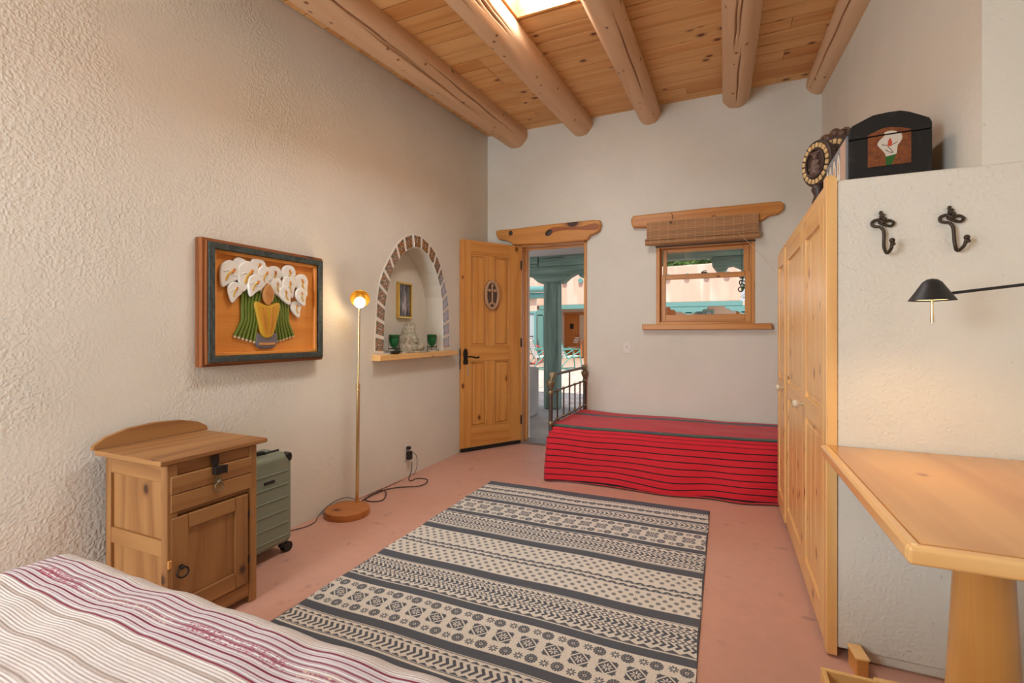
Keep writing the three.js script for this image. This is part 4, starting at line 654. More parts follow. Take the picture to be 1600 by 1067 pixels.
// ---- things in the niche
{
  const Y = 0.987;
  const pf = thing('picture_frame', 'small gold-framed dark picture on the back of the arched niche', 'picture', [XL - 0.178, 1.425, -3.37], Math.PI / 2);
  const w = 0.096, h = 0.152, b = 0.016;
  for (const [x0, x1, y0, y1] of [[-w, w, h - b, h], [-w, w, -h, -h + b], [-w, -w + b, -h + b, h - b], [w - b, w, -h + b, h - b]]) mesh('frame_bar', boxAt(x0, x1, y0, y1, 0, 0.028, 0.004), M.gold, pf);
  mesh('print', boxAt(-w + b, w - b, -h + b, h - b, 0.004, 0.01), std({ map: dataTex(128, 256, (u, v) => { const k = fbm(u + 0.15 * fbm(u, v, 3, 5, 2, 702), v, 6, 3, 5, 701); const q = 70 + 90 * sm(0.3, 0.75, k) + (Math.abs(u - .45 - .08 * Math.sin(v * 5)) < .2 ? 25 : 0); return [q * 1.02, q, q * 1.03]; }), roughness: 0.35 }), pf);

  const stone = std({ map: dataTex(256, 256, (u, v) => { const k = fbm(u, v, 8, 8, 4, 711), m = sm(.4, .7, fbm(u, v, 16, 16, 4, 715)) * .45; return mix3([200 * (.7 + .45 * k), 190 * (.7 + .45 * k), 168 * (.7 + .45 * k)], [104, 96, 74], m * 0.95); }), roughness: 0.85 }); stone.userData.tile = [0.2, 0.21];
  const st = thing('statue', 'weathered stone statue of a veiled woman kneeling on the niche shelf', 'statue', [XL - 0.05, Y, -3.3], Math.PI - 0.35);
  // local +z is the way she faces
  mesh('figure', sdf((x, y, z) => {
    const p = [x, y, z]; let d = cap(p, [0, 0.05, -0.055], [0, 0.14, -0.03], 0.07, 0.044);
    d = smin(d, cap(p, [0, 0.03, -0.06], [0, 0.03, 0.05], 0.062, 0.05), 0.03);
    for (const s of [-1, 1]) d = smin(d, cap(p, [s * 0.035, 0.045, 0.0], [s * 0.025, 0.05, 0.085], 0.036, 0.03), 0.02);
    d = smin(d, cap(p, [0, 0.018, 0.02], [0.01, 0.016, 0.14], 0.045, 0.018), 0.02);
    d = smin(d, cap(p, [0, 0.15, -0.015], [0, 0.19, 0.0], 0.022, 0.022), 0.012); // neck
    let veil = Math.hypot(x, (y - 0.208) * 0.92, z + 0.006) - 0.045;
    veil = smin(veil, cap(p, [0, 0.2, -0.02], [0, 0.09, -0.06], 0.04, 0.06), 0.02);
    for (const s of [-1, 1]) veil = smin(veil, cap(p, [s * 0.024, 0.19, -0.004], [s * 0.052, 0.12, 0.0], 0.022, 0.026), 0.015);
    veil = Math.max(veil, -(Math.hypot(x * 1.15, (y - 0.196) * 0.8, z - 0.046) - 0.034)); // opening of the hood
    d = smin(d, veil, 0.004);
    d = smin(d, Math.hypot(x, (y - 0.198) * 0.8, z - 0.012) - 0.0215, 0.003); // face
    d = smin(d, cap(p, [0, 0.206, 0.033], [0, 0.196, 0.038], 0.003, 0.0042), 0.003); // nose
    d = smin(d, cap(p, [-0.006, 0.186, 0.0315], [0.006, 0.186, 0.0315], 0.0022, 0.0022), 0.002); // mouth
    d = smin(d, cap(p, [0, 0.176, 0.026], [0, 0.175, 0.024], 0.006, 0.006), 0.004); // chin
    for (const s of [-1, 1]) { d = Math.max(d, -(Math.hypot(x - s * 0.0085, y - 0.206, z - 0.036) - 0.0042)); d = smin(d, cap(p, [s * 0.05, 0.14, -0.02], [s * 0.056, 0.1, 0.01], 0.024, 0.02), 0.012); d = smin(d, cap(p, [s * 0.056, 0.1, 0.01], [s * 0.012, 0.1, 0.06], 0.019, 0.011), 0.008); }
    d = smin(d, cap(p, [0, 0.1, 0.06], [0, 0.112, 0.078], 0.011, 0.006), 0.005); // joined hands
    return Math.max(d + 0.0022 * Math.sin(x * 150 + 40 * y) * sm(0.15, 0.1, y) + 0.0015 * Math.sin(z * 190 + y * 60) * sm(0.1, 0.05, y), -y);
  }, [-0.1, -0.005, -0.14], [0.1, 0.26, 0.17], 120), stone, st);
  mesh('plinth', extr(shape([[-0.08, -0.13], [0.07, -0.135], [0.085, 0.0], [0.06, 0.15], [-0.04, 0.16], [-0.085, 0.02]], true), 0.014, 0.004).rotateX(Math.PI / 2).translate(0, 0.014, 0), stone, st);
  const gl = phys({ color: C(0.02, 0.28, 0.08), roughness: 0.08, transmission: 0.55, thickness: 0.01, ior: 1.5, attenuationColor: C(0.02, 0.45, 0.12), attenuationDistance: 0.012 });
  const mk = (z, lab) => {
    const g = thing('votive_cup', lab, 'candle cup', [XL - 0.04, Y, z], 0.4, 'green glass cups in the niche');
    mesh('cup', lathe([[0, 0.036], [0.012, 0.044], [0.032, 0.066], [0.039, 0.1], [0.04, 0.138], [0.045, 0.147], [0.042, 0.149], [0.036, 0.138], [0.034, 0.1], [0.026, 0.07], [0, 0.056]], 32), gl, g);
    for (let k = 0; k < 3; k++) { const a = k * 2.094 + 0.3, c = Math.cos(a), s = Math.sin(a); mesh('stand_leg', tube([[c * 0.046, 0.13, s * 0.046], [c * 0.046, 0.02, s * 0.046], [c * 0.05, 0.006, s * 0.05], [c * 0.064, 0.006, s * 0.064], [c * 0.066, 0.018, s * 0.066], [c * 0.056, 0.02, s * 0.056]], 0.0024, 30, 6), M.iron, g); }
    for (const y of [0.13, 0.04]) mesh('stand_ring', tor(0.045, 0.0024, 0, y, 0, Math.PI / 2), M.iron, g);
  };
  mk(-3.07, 'green glass cup in a wire stand, left of the statue'); mk(-3.6, 'green glass cup in a wire stand, right of the statue');
  const bk = thing('small_dish', 'small black dish on the shelf below the left green cup', 'dish', [XL + 0.035, Y, -2.99]);
  mesh('bowl', lathe([[0, 0.0], [0.022, 0.0], [0.04, 0.014], [0.045, 0.022], [0.041, 0.022], [0.02, 0.008], [0, 0.006]], 24), M.blackGloss, bk);
}
// ---- floor lamp with a bare globe bulb
{
  const t = thing('floor_lamp', 'slim brass floor lamp with a lit globe bulb and round wooden base', 'floor lamp', [-2.185, 0, -2.36]);
  mesh('base', [keep(lathe([[0, 0], [0.136, 0], [0.137, 0.003], [0.137, 0.037], [0.133, 0.041], [0, 0.041]], 56), 0)], tint(woodMat(T.honey, 0.4), 0.72, 0.56, 0.52), t);
  const px = -0.02, pz = -0.11, tp = [px + 0.002, 1.362, pz - 0.018];
  mesh('pole', [rod([px, 0.04, pz], [px, 0.78, pz - 0.008], 0.0115, 0.0115, 18), rod([px, 0.78, pz - 0.008], tp, 0.0075, 0.0075, 16)], M.brass, t);
  mesh('collar', cyl(0.0135, 0.0135, 0.05, px, 0.79, pz - 0.008), M.brass, t); mesh('collar', cyl(0.017, 0.017, 0.008, px, 0.044, pz), M.brass, t);
  mesh('lock_knob', [rod([px, 0.775, pz - 0.008], [px + 0.02, 0.775, pz + 0.012], 0.004), sph(0.007, px + 0.022, 0.775, pz + 0.014, 10)], M.brass, t);
  const c = [px + 0.035, 1.372, pz + 0.012], ax = V([0.5, -0.5, 0.62]).normalize(), q = new THREE.Quaternion().setFromUnitVectors(new THREE.Vector3(0, -1, 0), ax);
  mesh('swivel', [rod(tp, [c[0] - ax.x * 0.045, c[1] - ax.y * 0.045, c[2] - ax.z * 0.045], 0.006), sph(0.01, tp[0], tp[1], tp[2], 10)], M.brass, t);
  const sh = mesh('shade', lathe([[0, 0.05], [0.02, 0.049], [0.042, 0.038], [0.058, 0.016], [0.063, 0], [0.061, 0], [0.056, 0.015], [0.04, 0.035], [0.019, 0.046], [0, 0.047]], 40), M.gold, t); sh.quaternion.copy(q); sh.position.set(...c);
  const so = mesh('socket', cyl(0.014, 0.016, 0.04, 0, 0.025, 0), M.bedBrass, t); so.quaternion.copy(q); so.position.set(...c);
  const bp = [c[0] + ax.x * 0.052, c[1] + ax.y * 0.052, c[2] + ax.z * 0.052];
  const b = mesh('bulb', sph(0.036, 0, 0, 0, 24), std({ color: 0xffffff, emissive: S(255, 232, 196), emissiveIntensity: 3 }), t); b.position.set(...bp);
  const l = new THREE.PointLight(0xffd9a4, FLOORLAMP); l.position.set(t.position.x + bp[0], bp[1], t.position.z + bp[2]); l.shadow.radius = 1.6; l.castShadow = true; scene.add(l);
  // cords
  const cm = std({ color: C(0.035, 0.02, 0.015), roughness: 0.5 });
  const A = [[-2.29, 0.115, -3.195], [-2.285, 0.03, -3.17], [-2.275, 0.006, -3.13], [-2.22, 0.005, -3.08], [-2.213, 0.005, -3.147], [-2.137, 0.005, -3.166], [-2.088, 0.005, -3.106], [-2.085, 0.005, -3.008], [-2.22, 0.005, -2.904], [-2.27, 0.005, -2.814], [-2.275, 0.006, -2.652], [-2.252, 0.005, -2.601], [-2.192, 0.005, -2.595], [-2.142, 0.005, -2.638], [-2.199, 0.011, -2.757], [-2.262, 0.011, -2.80], [-2.27, 0.01, -2.72], [-2.262, 0.01, -2.615], [-2.235, 0.012, -2.53], [-2.21, 0.03, -2.497]];
  tag(mesh('power_cord', tube(A, 0.0036, 220, 6), cm), 'dark power cord looping on the floor from the outlet to the floor lamp', 'cord');
  const B = [[-2.29, 0.205, -3.175], [-2.268, 0.17, -3.215], [-2.285, 0.06, -3.25], [-2.3, 0.006, -3.235], [-2.295, 0.004, -3.0], [-2.305, 0.004, -2.75], [-2.312, 0.004, -2.6], [-2.318, 0.05, -2.48], [-2.318, 0.05, -2.36], [-2.31, 0.01, -2.24], [-2.27, 0.004, -2.18], [-2.265, 0.004, -2.1], [-2.3, 0.004, -2.02], [-2.3, 0.004, -1.93]];
  tag(mesh('thin_cord', tube(B, 0.0022, 200, 6), cm), 'thin dark cord along the wall base behind the lamp, running to the suitcase', 'cord');
  const o = thing('wall_outlet', 'wall outlet low on the left wall with a black plug in it', 'outlet', [XL, 0.19, -3.18], Math.PI / 2);
  mesh('plate', box(0.075, 0.118, 0.007, 0, 0, 0.0035, 0.003), std({ color: S(222, 212, 198), roughness: 0.5 }), o);
  mesh('plug', [box(0.045, 0.065, 0.035, 0.0, -0.02, 0.024, 0.006), box(0.03, 0.026, 0.03, -0.004, 0.04, 0.02, 0.006)], M.black, o);
}
// ---- wall hooks, swing-arm lamp, crate
{
  const H1 = [[0.491, 1.566, 0], [0.488, 1.558, 0], [0.497, 1.552, 0.002], [0.487, 1.546, 0], [0.502, 1.54, 0.003], [0.492, 1.533, 0], [0.484, 1.528, 0.004], [0.515, 1.512, 0.006], [0.524, 1.522, 0.004], [0.514, 1.532, 0.002], [0.494, 1.527, 0.008], [0.482, 1.537, 0.004], [0.465, 1.531, 0.002], [0.466, 1.517, 0.004], [0.486, 1.511, 0.01], [0.494, 1.496, 0.012], [0.495, 1.44, 0.014], [0.499, 1.418, 0.03], [0.505, 1.43, 0.052], [0.506, 1.455, 0.058]];
  const mk = (dx, dy, label, lean) => {
    const t = thing('wall_hook', label, 'hook', [0.49 + dx, 1.49 + dy, -2.018], 0, 'iron hooks on the partition wall');
    const P = H1.map(([x, y, z], i) => [x - 0.49 + (i > 15 ? lean * (i - 15) : 0), y - 1.49, z + 0.004 - (i > 16 && lean ? 0.02 : 0)]);
    mesh('scroll', [tube(P.slice(0, 15), 0.0047, 140, 8)], M.hookIron, t); mesh('shank', tube(P.slice(14), 0.0052, 40, 8), M.hookIron, t);
    const e = P[P.length - 1]; mesh('tip', [sph(0.0085, e[0], e[1], e[2], 10), sph(0.006, e[0] + 0.003, e[1] - 0.012, e[2] + 0.003, 8)], M.hookIron, t);
  };
  mk(0, 0, 'twisted iron hook on the partition, the one nearer the wardrobe', 0); mk(0.183, -0.002, 'twisted iron hook on the partition, the one above the black lamp', 0.0035);

  const t = thing('wall_lamp', 'black swing-arm wall lamp with a small bell shade over the desk', 'wall lamp', [0.53, 1.24, -1.7]);
  mesh('shade', lathe([[0.0535, 0], [0.042, 0.018], [0.028, 0.041], [0.022, 0.051], [0.012, 0.059], [0, 0.0615], [0, 0.06], [0.011, 0.0575], [0.021, 0.05], [0.027, 0.04], [0.041, 0.017], [0.0522, 0.0]], 44), M.black, t);
  mesh('diffuser', cyl(0.036, 0.036, 0.003, 0, 0.004, 0, 32), std({ color: 0xffffff, emissive: S(255, 226, 150), emissiveIntensity: 1.6 }), t);
  mesh('pull_rod', [rod([0, 0.004, 0], [0, -0.06, 0], 0.0032), rod([0, -0.04, 0], [0, -0.062, 0], 0.0042)], M.brass, t);
  mesh('arm', rod([0.03, 0.018, -0.003], [0.336, 0.055, -0.03], 0.0042), M.black, t);
  mesh('wall_plate', [keep(cyl(0.03, 0.03, 0.014, 0, 0, 0, 28).rotateZ(Math.PI / 2).translate(0.343, 0.055, -0.03), 0)], M.black, t);
  const l = new THREE.SpotLight(0xffcf8a, DESKLAMP, 0, 1.25, 0.5); l.position.set(0.53, 1.236, -1.7); l.target.position.set(0.53, 0, -1.7); l.shadow.radius = 1.5; l.castShadow = true; scene.add(l, l.target);

  const c = thing('wooden_crate', 'open pale pine crate on the floor under the desk', 'crate', [0.368, 0, -1.5]);
  for (const [w, d, x, z] of [[0.21, 0.014, 0, -0.185], [0.21, 0.014, 0, 0.185]]) mesh('end_board', box(w, 0.15, d, x, 0.075, z, 0.003), M.pale, c);
  for (const x of [-0.098, 0.098]) mesh('side_board', box(0.013, 0.15, 0.356, x, 0.075, 0, 0.003), M.pale, c);
  mesh('bottom_board', box(0.18, 0.01, 0.35, 0, 0.01, 0), M.old, c);
  const o = thing('pine_offcut', 'pale pine offcut leaning up inside the crate under the desk', 'board', [0.418, 0.018, -1.64], 0.03); mesh('board', box(0.07, 0.165, 0.018, 0, 0.0825, 0, 0.003), M.pale, o);
}
// ---- on top of the wardrobe: painted trunk and carved medallions
{
  const t = thing('painted_trunk', 'black dome-lidded trunk painted with a white lily, on top of the wardrobe', 'trunk', [0.56, 1.683, -2.2]);
  const prof = [[-0.126, 0.224], [-0.123, 0.245], [-0.112, 0.257], [-0.049, 0.286], [-0.002, 0.29], [0.035, 0.289], [0.059, 0.281], [0.091, 0.264], [0.119, 0.248], [0.127, 0.232]];
  const blk = std({ map: dataTex(128, 128, (u, v) => { const k = fbm(u, v, 10, 10, 4, 801); return k > .72 ? [38, 28, 22] : [8 + 8 * k, 7 + 7 * k, 6 + 6 * k]; }), roughness: 0.6 }); blk.userData.tile = [0.3, 0.31];
  const D = 0.42;
  mesh('box_body', extr(shape([[-0.126, 0], [0.127, 0], [0.127, 0.206], [-0.126, 0.2]]), D, 0.003).translate(0, 0, -D), blk, t);
  mesh('lid', extr(shape([[-0.126, 0.203], [0.127, 0.209], ...prof.slice().reverse()]), D, 0.004).translate(0, 0, -D), blk, t);
  const art = canvasTex(256, 256, (g) => {
    g.fillStyle = '#7d421b'; g.fillRect(0, 0, 256, 256); const r = rng(41); for (let i = 0; i < 500; i++) { g.fillStyle = `rgba(${r() < .5 ? '150,90,30' : '80,34,12'},.22)`; g.beginPath(); g.ellipse(r() * 256, r() * 256, 4 + r() * 16, 3 + r() * 8, r() * 3, 0, 7); g.fill(); }
    g.fillStyle = '#1f5a1e'; g.beginPath(); g.moveTo(104, 190); g.lineTo(170, 178); g.lineTo(140, 256); g.lineTo(110, 256); g.fill();
    g.fillStyle = '#cfc3b4'; g.beginPath(); g.moveTo(108, 195); g.bezierCurveTo(100, 150, 60, 130, 58, 108); g.bezierCurveTo(62, 80, 90, 70, 104, 50); g.lineTo(96, 36); g.bezierCurveTo(130, 20, 160, 26, 178, 44); g.bezierCurveTo(214, 50, 208, 100, 178, 124); g.bezierCurveTo(172, 150, 176, 170, 168, 184); g.closePath(); g.fill();
    g.strokeStyle = '#3a2a22'; g.lineWidth = 4; g.beginPath(); g.moveTo(84, 112); g.quadraticCurveTo(130, 135, 176, 104); g.moveTo(104, 148); g.quadraticCurveTo(140, 178, 150, 172); g.moveTo(150, 172); g.quadraticCurveTo(132, 140, 118, 132); g.stroke();
    g.fillStyle = '#b8492c'; g.beginPath(); g.moveTo(120, 130); g.quadraticCurveTo(114, 96, 132, 74); g.quadraticCurveTo(150, 96, 142, 128); g.closePath(); g.fill();
  });
  const am = std({ map: art, roughness: 0.5 }), pn2 = (name, pts) => { const g = extr(shape(pts), 0.004, 0.0008); const p = g.attributes.position, uv = new Float32Array(p.count * 2); for (let i = 0; i < p.count; i++) { uv[i * 2] = (p.getX(i) + 0.067) / 0.133; uv[i * 2 + 1] = (p.getY(i) - 0.088) / 0.144; } g.setAttribute('uv', new THREE.BufferAttribute(uv, 2)); g.translate(0, 0, 0.0); mesh(name, g, am, t); };
  pn2('painted_panel', [[-0.066, 0.089], [0.065, 0.091], [0.065, 0.204], [-0.066, 0.201]]);
  pn2('painted_panel', [[-0.066, 0.206], [0.065, 0.2095], [0.065, 0.214], [0.035, 0.224], [0.0, 0.231], [-0.021, 0.23], [-0.066, 0.211]]);
  const side = canvasTex(512, 256, (g) => {
    g.fillStyle = '#8c8f92'; g.fillRect(0, 0, 512, 256); g.fillStyle = '#caa892'; g.fillRect(0, 0, 150, 256);
    for (const x of [190, 290, 390, 470]) { g.fillStyle = '#5d7a58'; g.fillRect(x - 16, 90, 34, 170); g.fillStyle = '#e6e0d2'; g.beginPath(); g.ellipse(x, 110, 42, 92, .1, 0, 7); g.fill(); g.fillStyle = '#c67a34'; g.beginPath(); g.ellipse(x + 6, 92, 9, 34, 0, 0, 7); g.fill(); g.strokeStyle = '#2a2622'; g.lineWidth = 5; g.beginPath(); g.ellipse(x, 110, 42, 92, .1, 0, 7); g.stroke(); }
    g.fillStyle = '#77797c'; g.fillRect(0, 0, 40, 256);
  });
  { const g = boxAt(-0.13, -0.126, 0.01, 0.222, -D + 0.01, -0.006); g.userData.keepUV = true; const p = g.attributes.position, uv = g.attributes.uv; for (let i = 0; i < p.count; i++) uv.setXY(i, -p.getZ(i) / D, (p.getY(i) - 0.01) / 0.212); mesh('painted_side', g, std({ map: side, roughness: 0.5 }), t); }

  const dk = std({ color: C(0.05, 0.025, 0.018), roughness: 0.45 }), tan = std({ map: dataTex(64, 64, (u, v) => { const k = .8 + .4 * fbm(u, v, 6, 6, 3, 811); return [206 * k, 172 * k, 118 * k]; }), roughness: 0.5 }); tan.userData.tile = [0.06, 0.061];
  const medal = (p, turn, label, seat) => {
    const m = thing('carved_medallion', label, 'carving', p, turn, 'carved wooden medallions on the wardrobe');
    const rx = 0.088, ry = 0.112, cy = 0.285, e = new THREE.Shape(); e.absellipse(0, cy, rx, ry, 0, Math.PI * 2);
    mesh('disc', extr(e, 0.03, 0.006, 40).translate(0, 0, -0.015), dk, m);
    for (let k = 0; k < 20; k++) { const a0 = (k + .13) / 20 * 6.2832, a1 = (k + .87) / 20 * 6.2832, q = (r, a) => [Math.cos(a) * rx * r, cy + Math.sin(a) * ry * r]; mesh('rim_tile', extr(shape([q(.68, a0), q(.86, a0), q(.88, (a0 + a1) / 2), q(.86, a1), q(.68, a1)]), 0.01, 0.002).translate(0, 0, 0.012), tan, m); }
    const er = new THREE.Shape(); er.absellipse(0, cy, rx * .64, ry * .64, 0, Math.PI * 2); const eh = new THREE.Path(); eh.absellipse(0, cy, rx * .55, ry * .56, 0, Math.PI * 2); er.holes.push(eh); mesh('inner_ring', extr(er, 0.014, 0.003, 32).translate(0, 0, 0.012), dk, m);
    mesh('relief', sdf((x, y, z) => { const q = [x, y, z]; let d = cap(q, [0, 0.245, 0.014], [0, 0.29, 0.016], 0.026, 0.018); d = smin(d, Math.hypot(x, y - 0.318, z - 0.018) - 0.013, 0.006); d = smin(d, cap(q, [0.018, 0.29, 0.018], [-0.034, 0.262, 0.02], 0.008, 0.006), 0.005); d = smin(d, cap(q, [-0.018, 0.29, 0.018], [0.03, 0.258, 0.02], 0.008, 0.006), 0.005); d = smin(d, cap(q, [-0.02, 0.336, 0.016], [0.02, 0.336, 0.016], 0.009, 0.009), 0.006); d = smin(d, cap(q, [-0.03, 0.232, 0.014], [0.03, 0.232, 0.014], 0.01, 0.01), 0.006); return d + 0.001 * Math.sin(y * 500); }, [-0.05, 0.215, 0], [0.05, 0.355, 0.035], 44), std({ color: C(0.13, 0.07, 0.05), roughness: 0.45 }), m);
    mesh('stand', [lathe([[0, 0], [0.05, 0], [0.052, 0.02], [0.03, 0.035], [0.02, 0.07], [0.028, 0.1], [0.018, 0.13], [0.03, 0.16], [0.024, 0.185], [0, 0.19]], 24)], dk, m);
    if (seat) mesh('crest', [...[[-0.06, 0.38, .016], [-0.03, 0.4, .02], [0, 0.412, .022], [0.03, 0.4, .02], [0.06, 0.38, .016]].map(([x, y, r]) => sph(r, x, y, 0, 12)), tor(0.018, 0.007, -0.045, 0.398, 0.004, 0, 0, 18), tor(0.018, 0.007, 0.045, 0.398, 0.004, 0, 0, 18)], std({ color: C(0.12, 0.06, 0.035), roughness: 0.5 }), m);
    return m;
  };
  medal([0.415, 1.682, -2.72], -0.95, 'oval carved medallion with a tan tiled rim, in front on the wardrobe top', false);
  medal([0.505, 1.682, -2.84], -0.75, 'carved medallion with a scrolled crest, half hidden behind the painted trunk', true).scale.setScalar(1.12);
}

// ================================================================ OUTSIDE: porch, patio, the house across
{
  smesh('porch_floor', boxAt(-7, 3.2, -0.2, -0.012, -7.25, ZF - 0.3), M.concrete, 'grey concrete porch floor outside the door');
  smesh('ground', boxAt(-30, 20, -0.3, -0.06, -45, -7.25), std({ color: S(196, 176, 158), roughness: 1 }));
  const pv = structure('patio_paving', 'pale stone paving of the courtyard'), r = rng(77);
  for (let z = -7.28; z > -14.8; z -= 0.5) for (let x = -8.2 + (Math.round(z / 0.5) % 2 ? 0.3 : 0); x < -1.4; x += 0.62) { if (x < z * 0.36 - 0.9 - 0.6 || x > z * 0.22 + 0.9) continue; mesh('paver', boxAt(x, x + 0.6, -0.06, -0.02 + r() * 0.006, z - 0.48, z), M.paver[r() * 3 | 0], pv); }
  // porch roof
  smesh('porch_ceiling', [boxAt(-7, 3.2, 2.42, 2.5, -7.35, ZF - 0.3), boxAt(-7, 3.2, 2.32, 2.43, -7.11, -6.92)], std({ color: S(206, 198, 192), roughness: 0.9 }));
  smesh('roof_parapet', [boxAt(-7.2, 3.4, 3.3, 4.0, ZF - 0.6, ZF - 0.3)], M.pink);
  const cs = (c) => [[-0.64, 2.16], [-0.63, 2.05], [-0.58, 1.975], [-0.52, 1.955], [-0.46, 1.98], [-0.43, 2.03], [-0.37, 2.035], [-0.28, 1.99], [-0.21, 1.93], [-0.15, 1.905], [0.15, 1.905], [0.21, 1.93], [0.28, 1.99], [0.37, 2.035], [0.43, 2.03], [0.46, 1.98], [0.52, 1.955], [0.58, 1.975], [0.63, 2.05], [0.64, 2.16]].map(([a, b]) => [a + c, b]);
  const bm = thing('porch_beam', 'green-grey painted beam carrying the porch roof', 'beam', [0, 0, 0]); mesh('timber', [boxAt(-7, -2.62, 2.161, 2.32, -7.13, -6.9, 0.006), boxAt(-2.61, 3.2, 2.161, 2.32, -7.13, -6.9, 0.006)], M.greenWood, bm);
  mesh('scarf_joint', [boxAt(-3.2, -2.62, 2.2, 2.208, -6.902, -6.897), boxAt(-2.625, -2.617, 2.2, 2.28, -6.902, -6.897), boxAt(-2.62, -2.2, 2.28, 2.288, -6.902, -6.897)], M.black, bm);
  [[-2.42, 'green weathered porch post with scalloped bracket, seen through the door'], [0.48, 'green porch post with scalloped bracket outside the window']].forEach(([x, lab]) => {
    const p = thing('porch_post', lab, 'post', [x, 0, -7.015], 0, 'porch posts');
    mesh('shaft', box(0.235, 1.93, 0.22, 0, 0.953, 0, 0.03), M.greenWood, p); mesh('bracket', extr(shape(cs(0)), 0.2, 0.006).translate(0, 0, -0.1), M.greenWood, p);
  });
  const lw = smesh('low_wall', [box(0.8, 0.68, 1.45, -2.805, 0.33, -5.68, 0.04)], M.concrete, 'low grey plastered porch wall outside the door');
  const sb = thing('outlet_box', 'small grey box with dark sockets on the low porch wall', 'box', [-2.56, 0.67, -6.2]); mesh('housing', box(0.085, 0.15, 0.08, 0, 0.075, 0, 0.006), std({ color: S(132, 132, 134), roughness: 0.6 }), sb); mesh('socket', box(0.02, 0.025, 0.006, 0.0, 0.03, 0.041, 0.002), M.black, sb); mesh('socket', box(0.02, 0.025, 0.006, 0.028, 0.03, 0.041, 0.002), M.black, sb);
  const pl = thing('junction_cover', 'small dark cover plate on the side of the low porch wall', 'cover', [-2.403, 0.4, -5.75]); mesh('cover', box(0.012, 0.12, 0.07, 0, 0, 0, 0.003), M.hookIron, pl);
  const hg = thing('iron_ornament', 'black iron ornament hanging outside the window', 'ornament', [0.195, 1.66, -6.6]);
  mesh('ring', [...[0, 1, 2, 3, 4].map((k) => tor(0.028 - 0.002 * (k % 2), 0.007, (k % 2 ? 0.012 : -0.01), 0.03 + k * 0.042, 0, 0, k * 0.5, 16))], M.black, hg); mesh('chain', rod([0, 0.22, 0], [0, 0.76, 0], 0.003), M.black, hg);

  // the pink house across the courtyard
  const mkWin = (w, h, p, turn, lab) => { const t = thing('house_window', lab, 'window', p, turn); for (const [a, b, c, e] of [[-w / 2, w / 2, h - .08, h], [-w / 2, w / 2, 0, .08], [-w / 2, -w / 2 + .08, .08, h - .08], [w / 2 - .08, w / 2, .08, h - .08], [-.03, .03, .08, h - .08]]) mesh('frame_bar', boxAt(a, b, c, e, 0, 0.09), M.teal, t); mesh('pane', boxAt(-w / 2 + .08, w / 2 - .08, .08, h - .08, 0.01, 0.03), phys({ color: S(120, 140, 150), roughness: 0.05, metalness: 0.0, clearcoat: 1, clearcoatRoughness: 0.02 }), t); mesh('curtain', [boxAt(w * 0.12, w / 2 - .1, .1, h - .1, 0.03, 0.035)], std({ color: S(180, 196, 204), roughness: .8 }), t); return t; };
  const hs = thing('house', 'pink stucco house with a covered portal across the courtyard', 'house', [0, 0, 0]);
  const par = extr(shape([[-12, 2.4], [0.6, 2.4], [0.6, 3.93], [-0.4, 3.97], [-2.4, 3.92], [-6, 3.95], [-12, 3.95]]), 0.5, 0.05).translate(0, 0, -21.5); mesh('parapet', par, M.pink, hs);
  mesh('portal_roof', boxAt(-12, 0.6, 2.5, 2.7, -23.8, -21.4), M.pink, hs);
  mesh('back_wall', boxAt(-12, 0.9, 0, 2.55, -24.0, -23.7), std({ color: S(222, 208, 194), roughness: .95 }), hs);
  mesh('portal_beam', boxAt(-7.9, 0.66, 2.24, 2.42, -21.25, -20.98), M.teal, hs);
  for (const x of [-7.86, -4.2, -1.35, 0.74]) { mesh('portal_post', boxAt(x - .13, x + .13, 0, 2.0, -21.22, -21.0), M.teal, hs); mesh('portal_bracket', extr(shape([[-.75, 2.24], [-.7, 2.12], [-.55, 2.1], [-.5, 2.02], [-.3, 2.02], [-.15, 1.94], [.15, 1.94], [.3, 2.02], [.5, 2.02], [.55, 2.1], [.7, 2.12], [.75, 2.24]].map(([a, b]) => [a + x, b])), 0.2, 0.01).translate(0, 0, -21.2), M.teal, hs); }
  for (let k = 0; k < 10; k++) { const x = 0.1 - k * 0.75; mesh('roof_log', [new THREE.CylinderGeometry(0.11, 0.1, 0.4, 14).rotateX(Math.PI / 2).translate(x, 3.49, -21.08)], M.teal, hs); }
  { const g = part('wing', hs); mesh('wing_wall', extr(shape([[-14, 17], [-6.5, 17], [-8.5, 20.6], [-14, 20.6]]), 3.9, 0.04).rotateX(-Math.PI / 2), M.pink, g); for (const [y, x1, z] of [[2.78, -6.1, -16.75], [2.55, -5.9, -16.9]]) mesh('water_spout', new THREE.CylinderGeometry(0.12, 0.11, 1.5, 14).rotateZ(Math.PI / 2).translate(x1 - 0.75, y, z), M.teal, g); }
  mkWin(1.3, 1.25, [-7.15, 0.72, -17.0], 0, 'teal-framed window in the near wing of the pink house');
  const dm = tint(M.honey, 0.85, 0.72, 0.6);
  const dr = thing('house_door', 'brown panelled wooden door under the far portal', 'door', [-7.13, 0, -23.68]);
  mesh('leaf', box(0.78, 2.05, 0.05, 0, 1.03, 0, 0.006), dm, dr); for (const [x, y, h] of [[-.18, 1.55, .75], [.18, 1.55, .75], [-.18, .5, .7], [.18, .5, .7]]) mesh('panel', box(0.28, h, 0.02, x, y, 0.03, 0.006), dm, dr);
  mesh('grille', [boxAt(-.1, .1, 1.35, 1.62, 0.03, 0.045), ...[-0.06, 0, .06].map((x) => rod([x, 1.35, .05], [x, 1.62, .05], .008))], M.iron, dr); mesh('lintel', box(1.1, 0.1, 0.12, 0.12, 2.12, 0.03, 0.02), dm, dr); mesh('handle', sph(0.03, 0.33, 1.0, 0.05, 8), M.iron, dr);
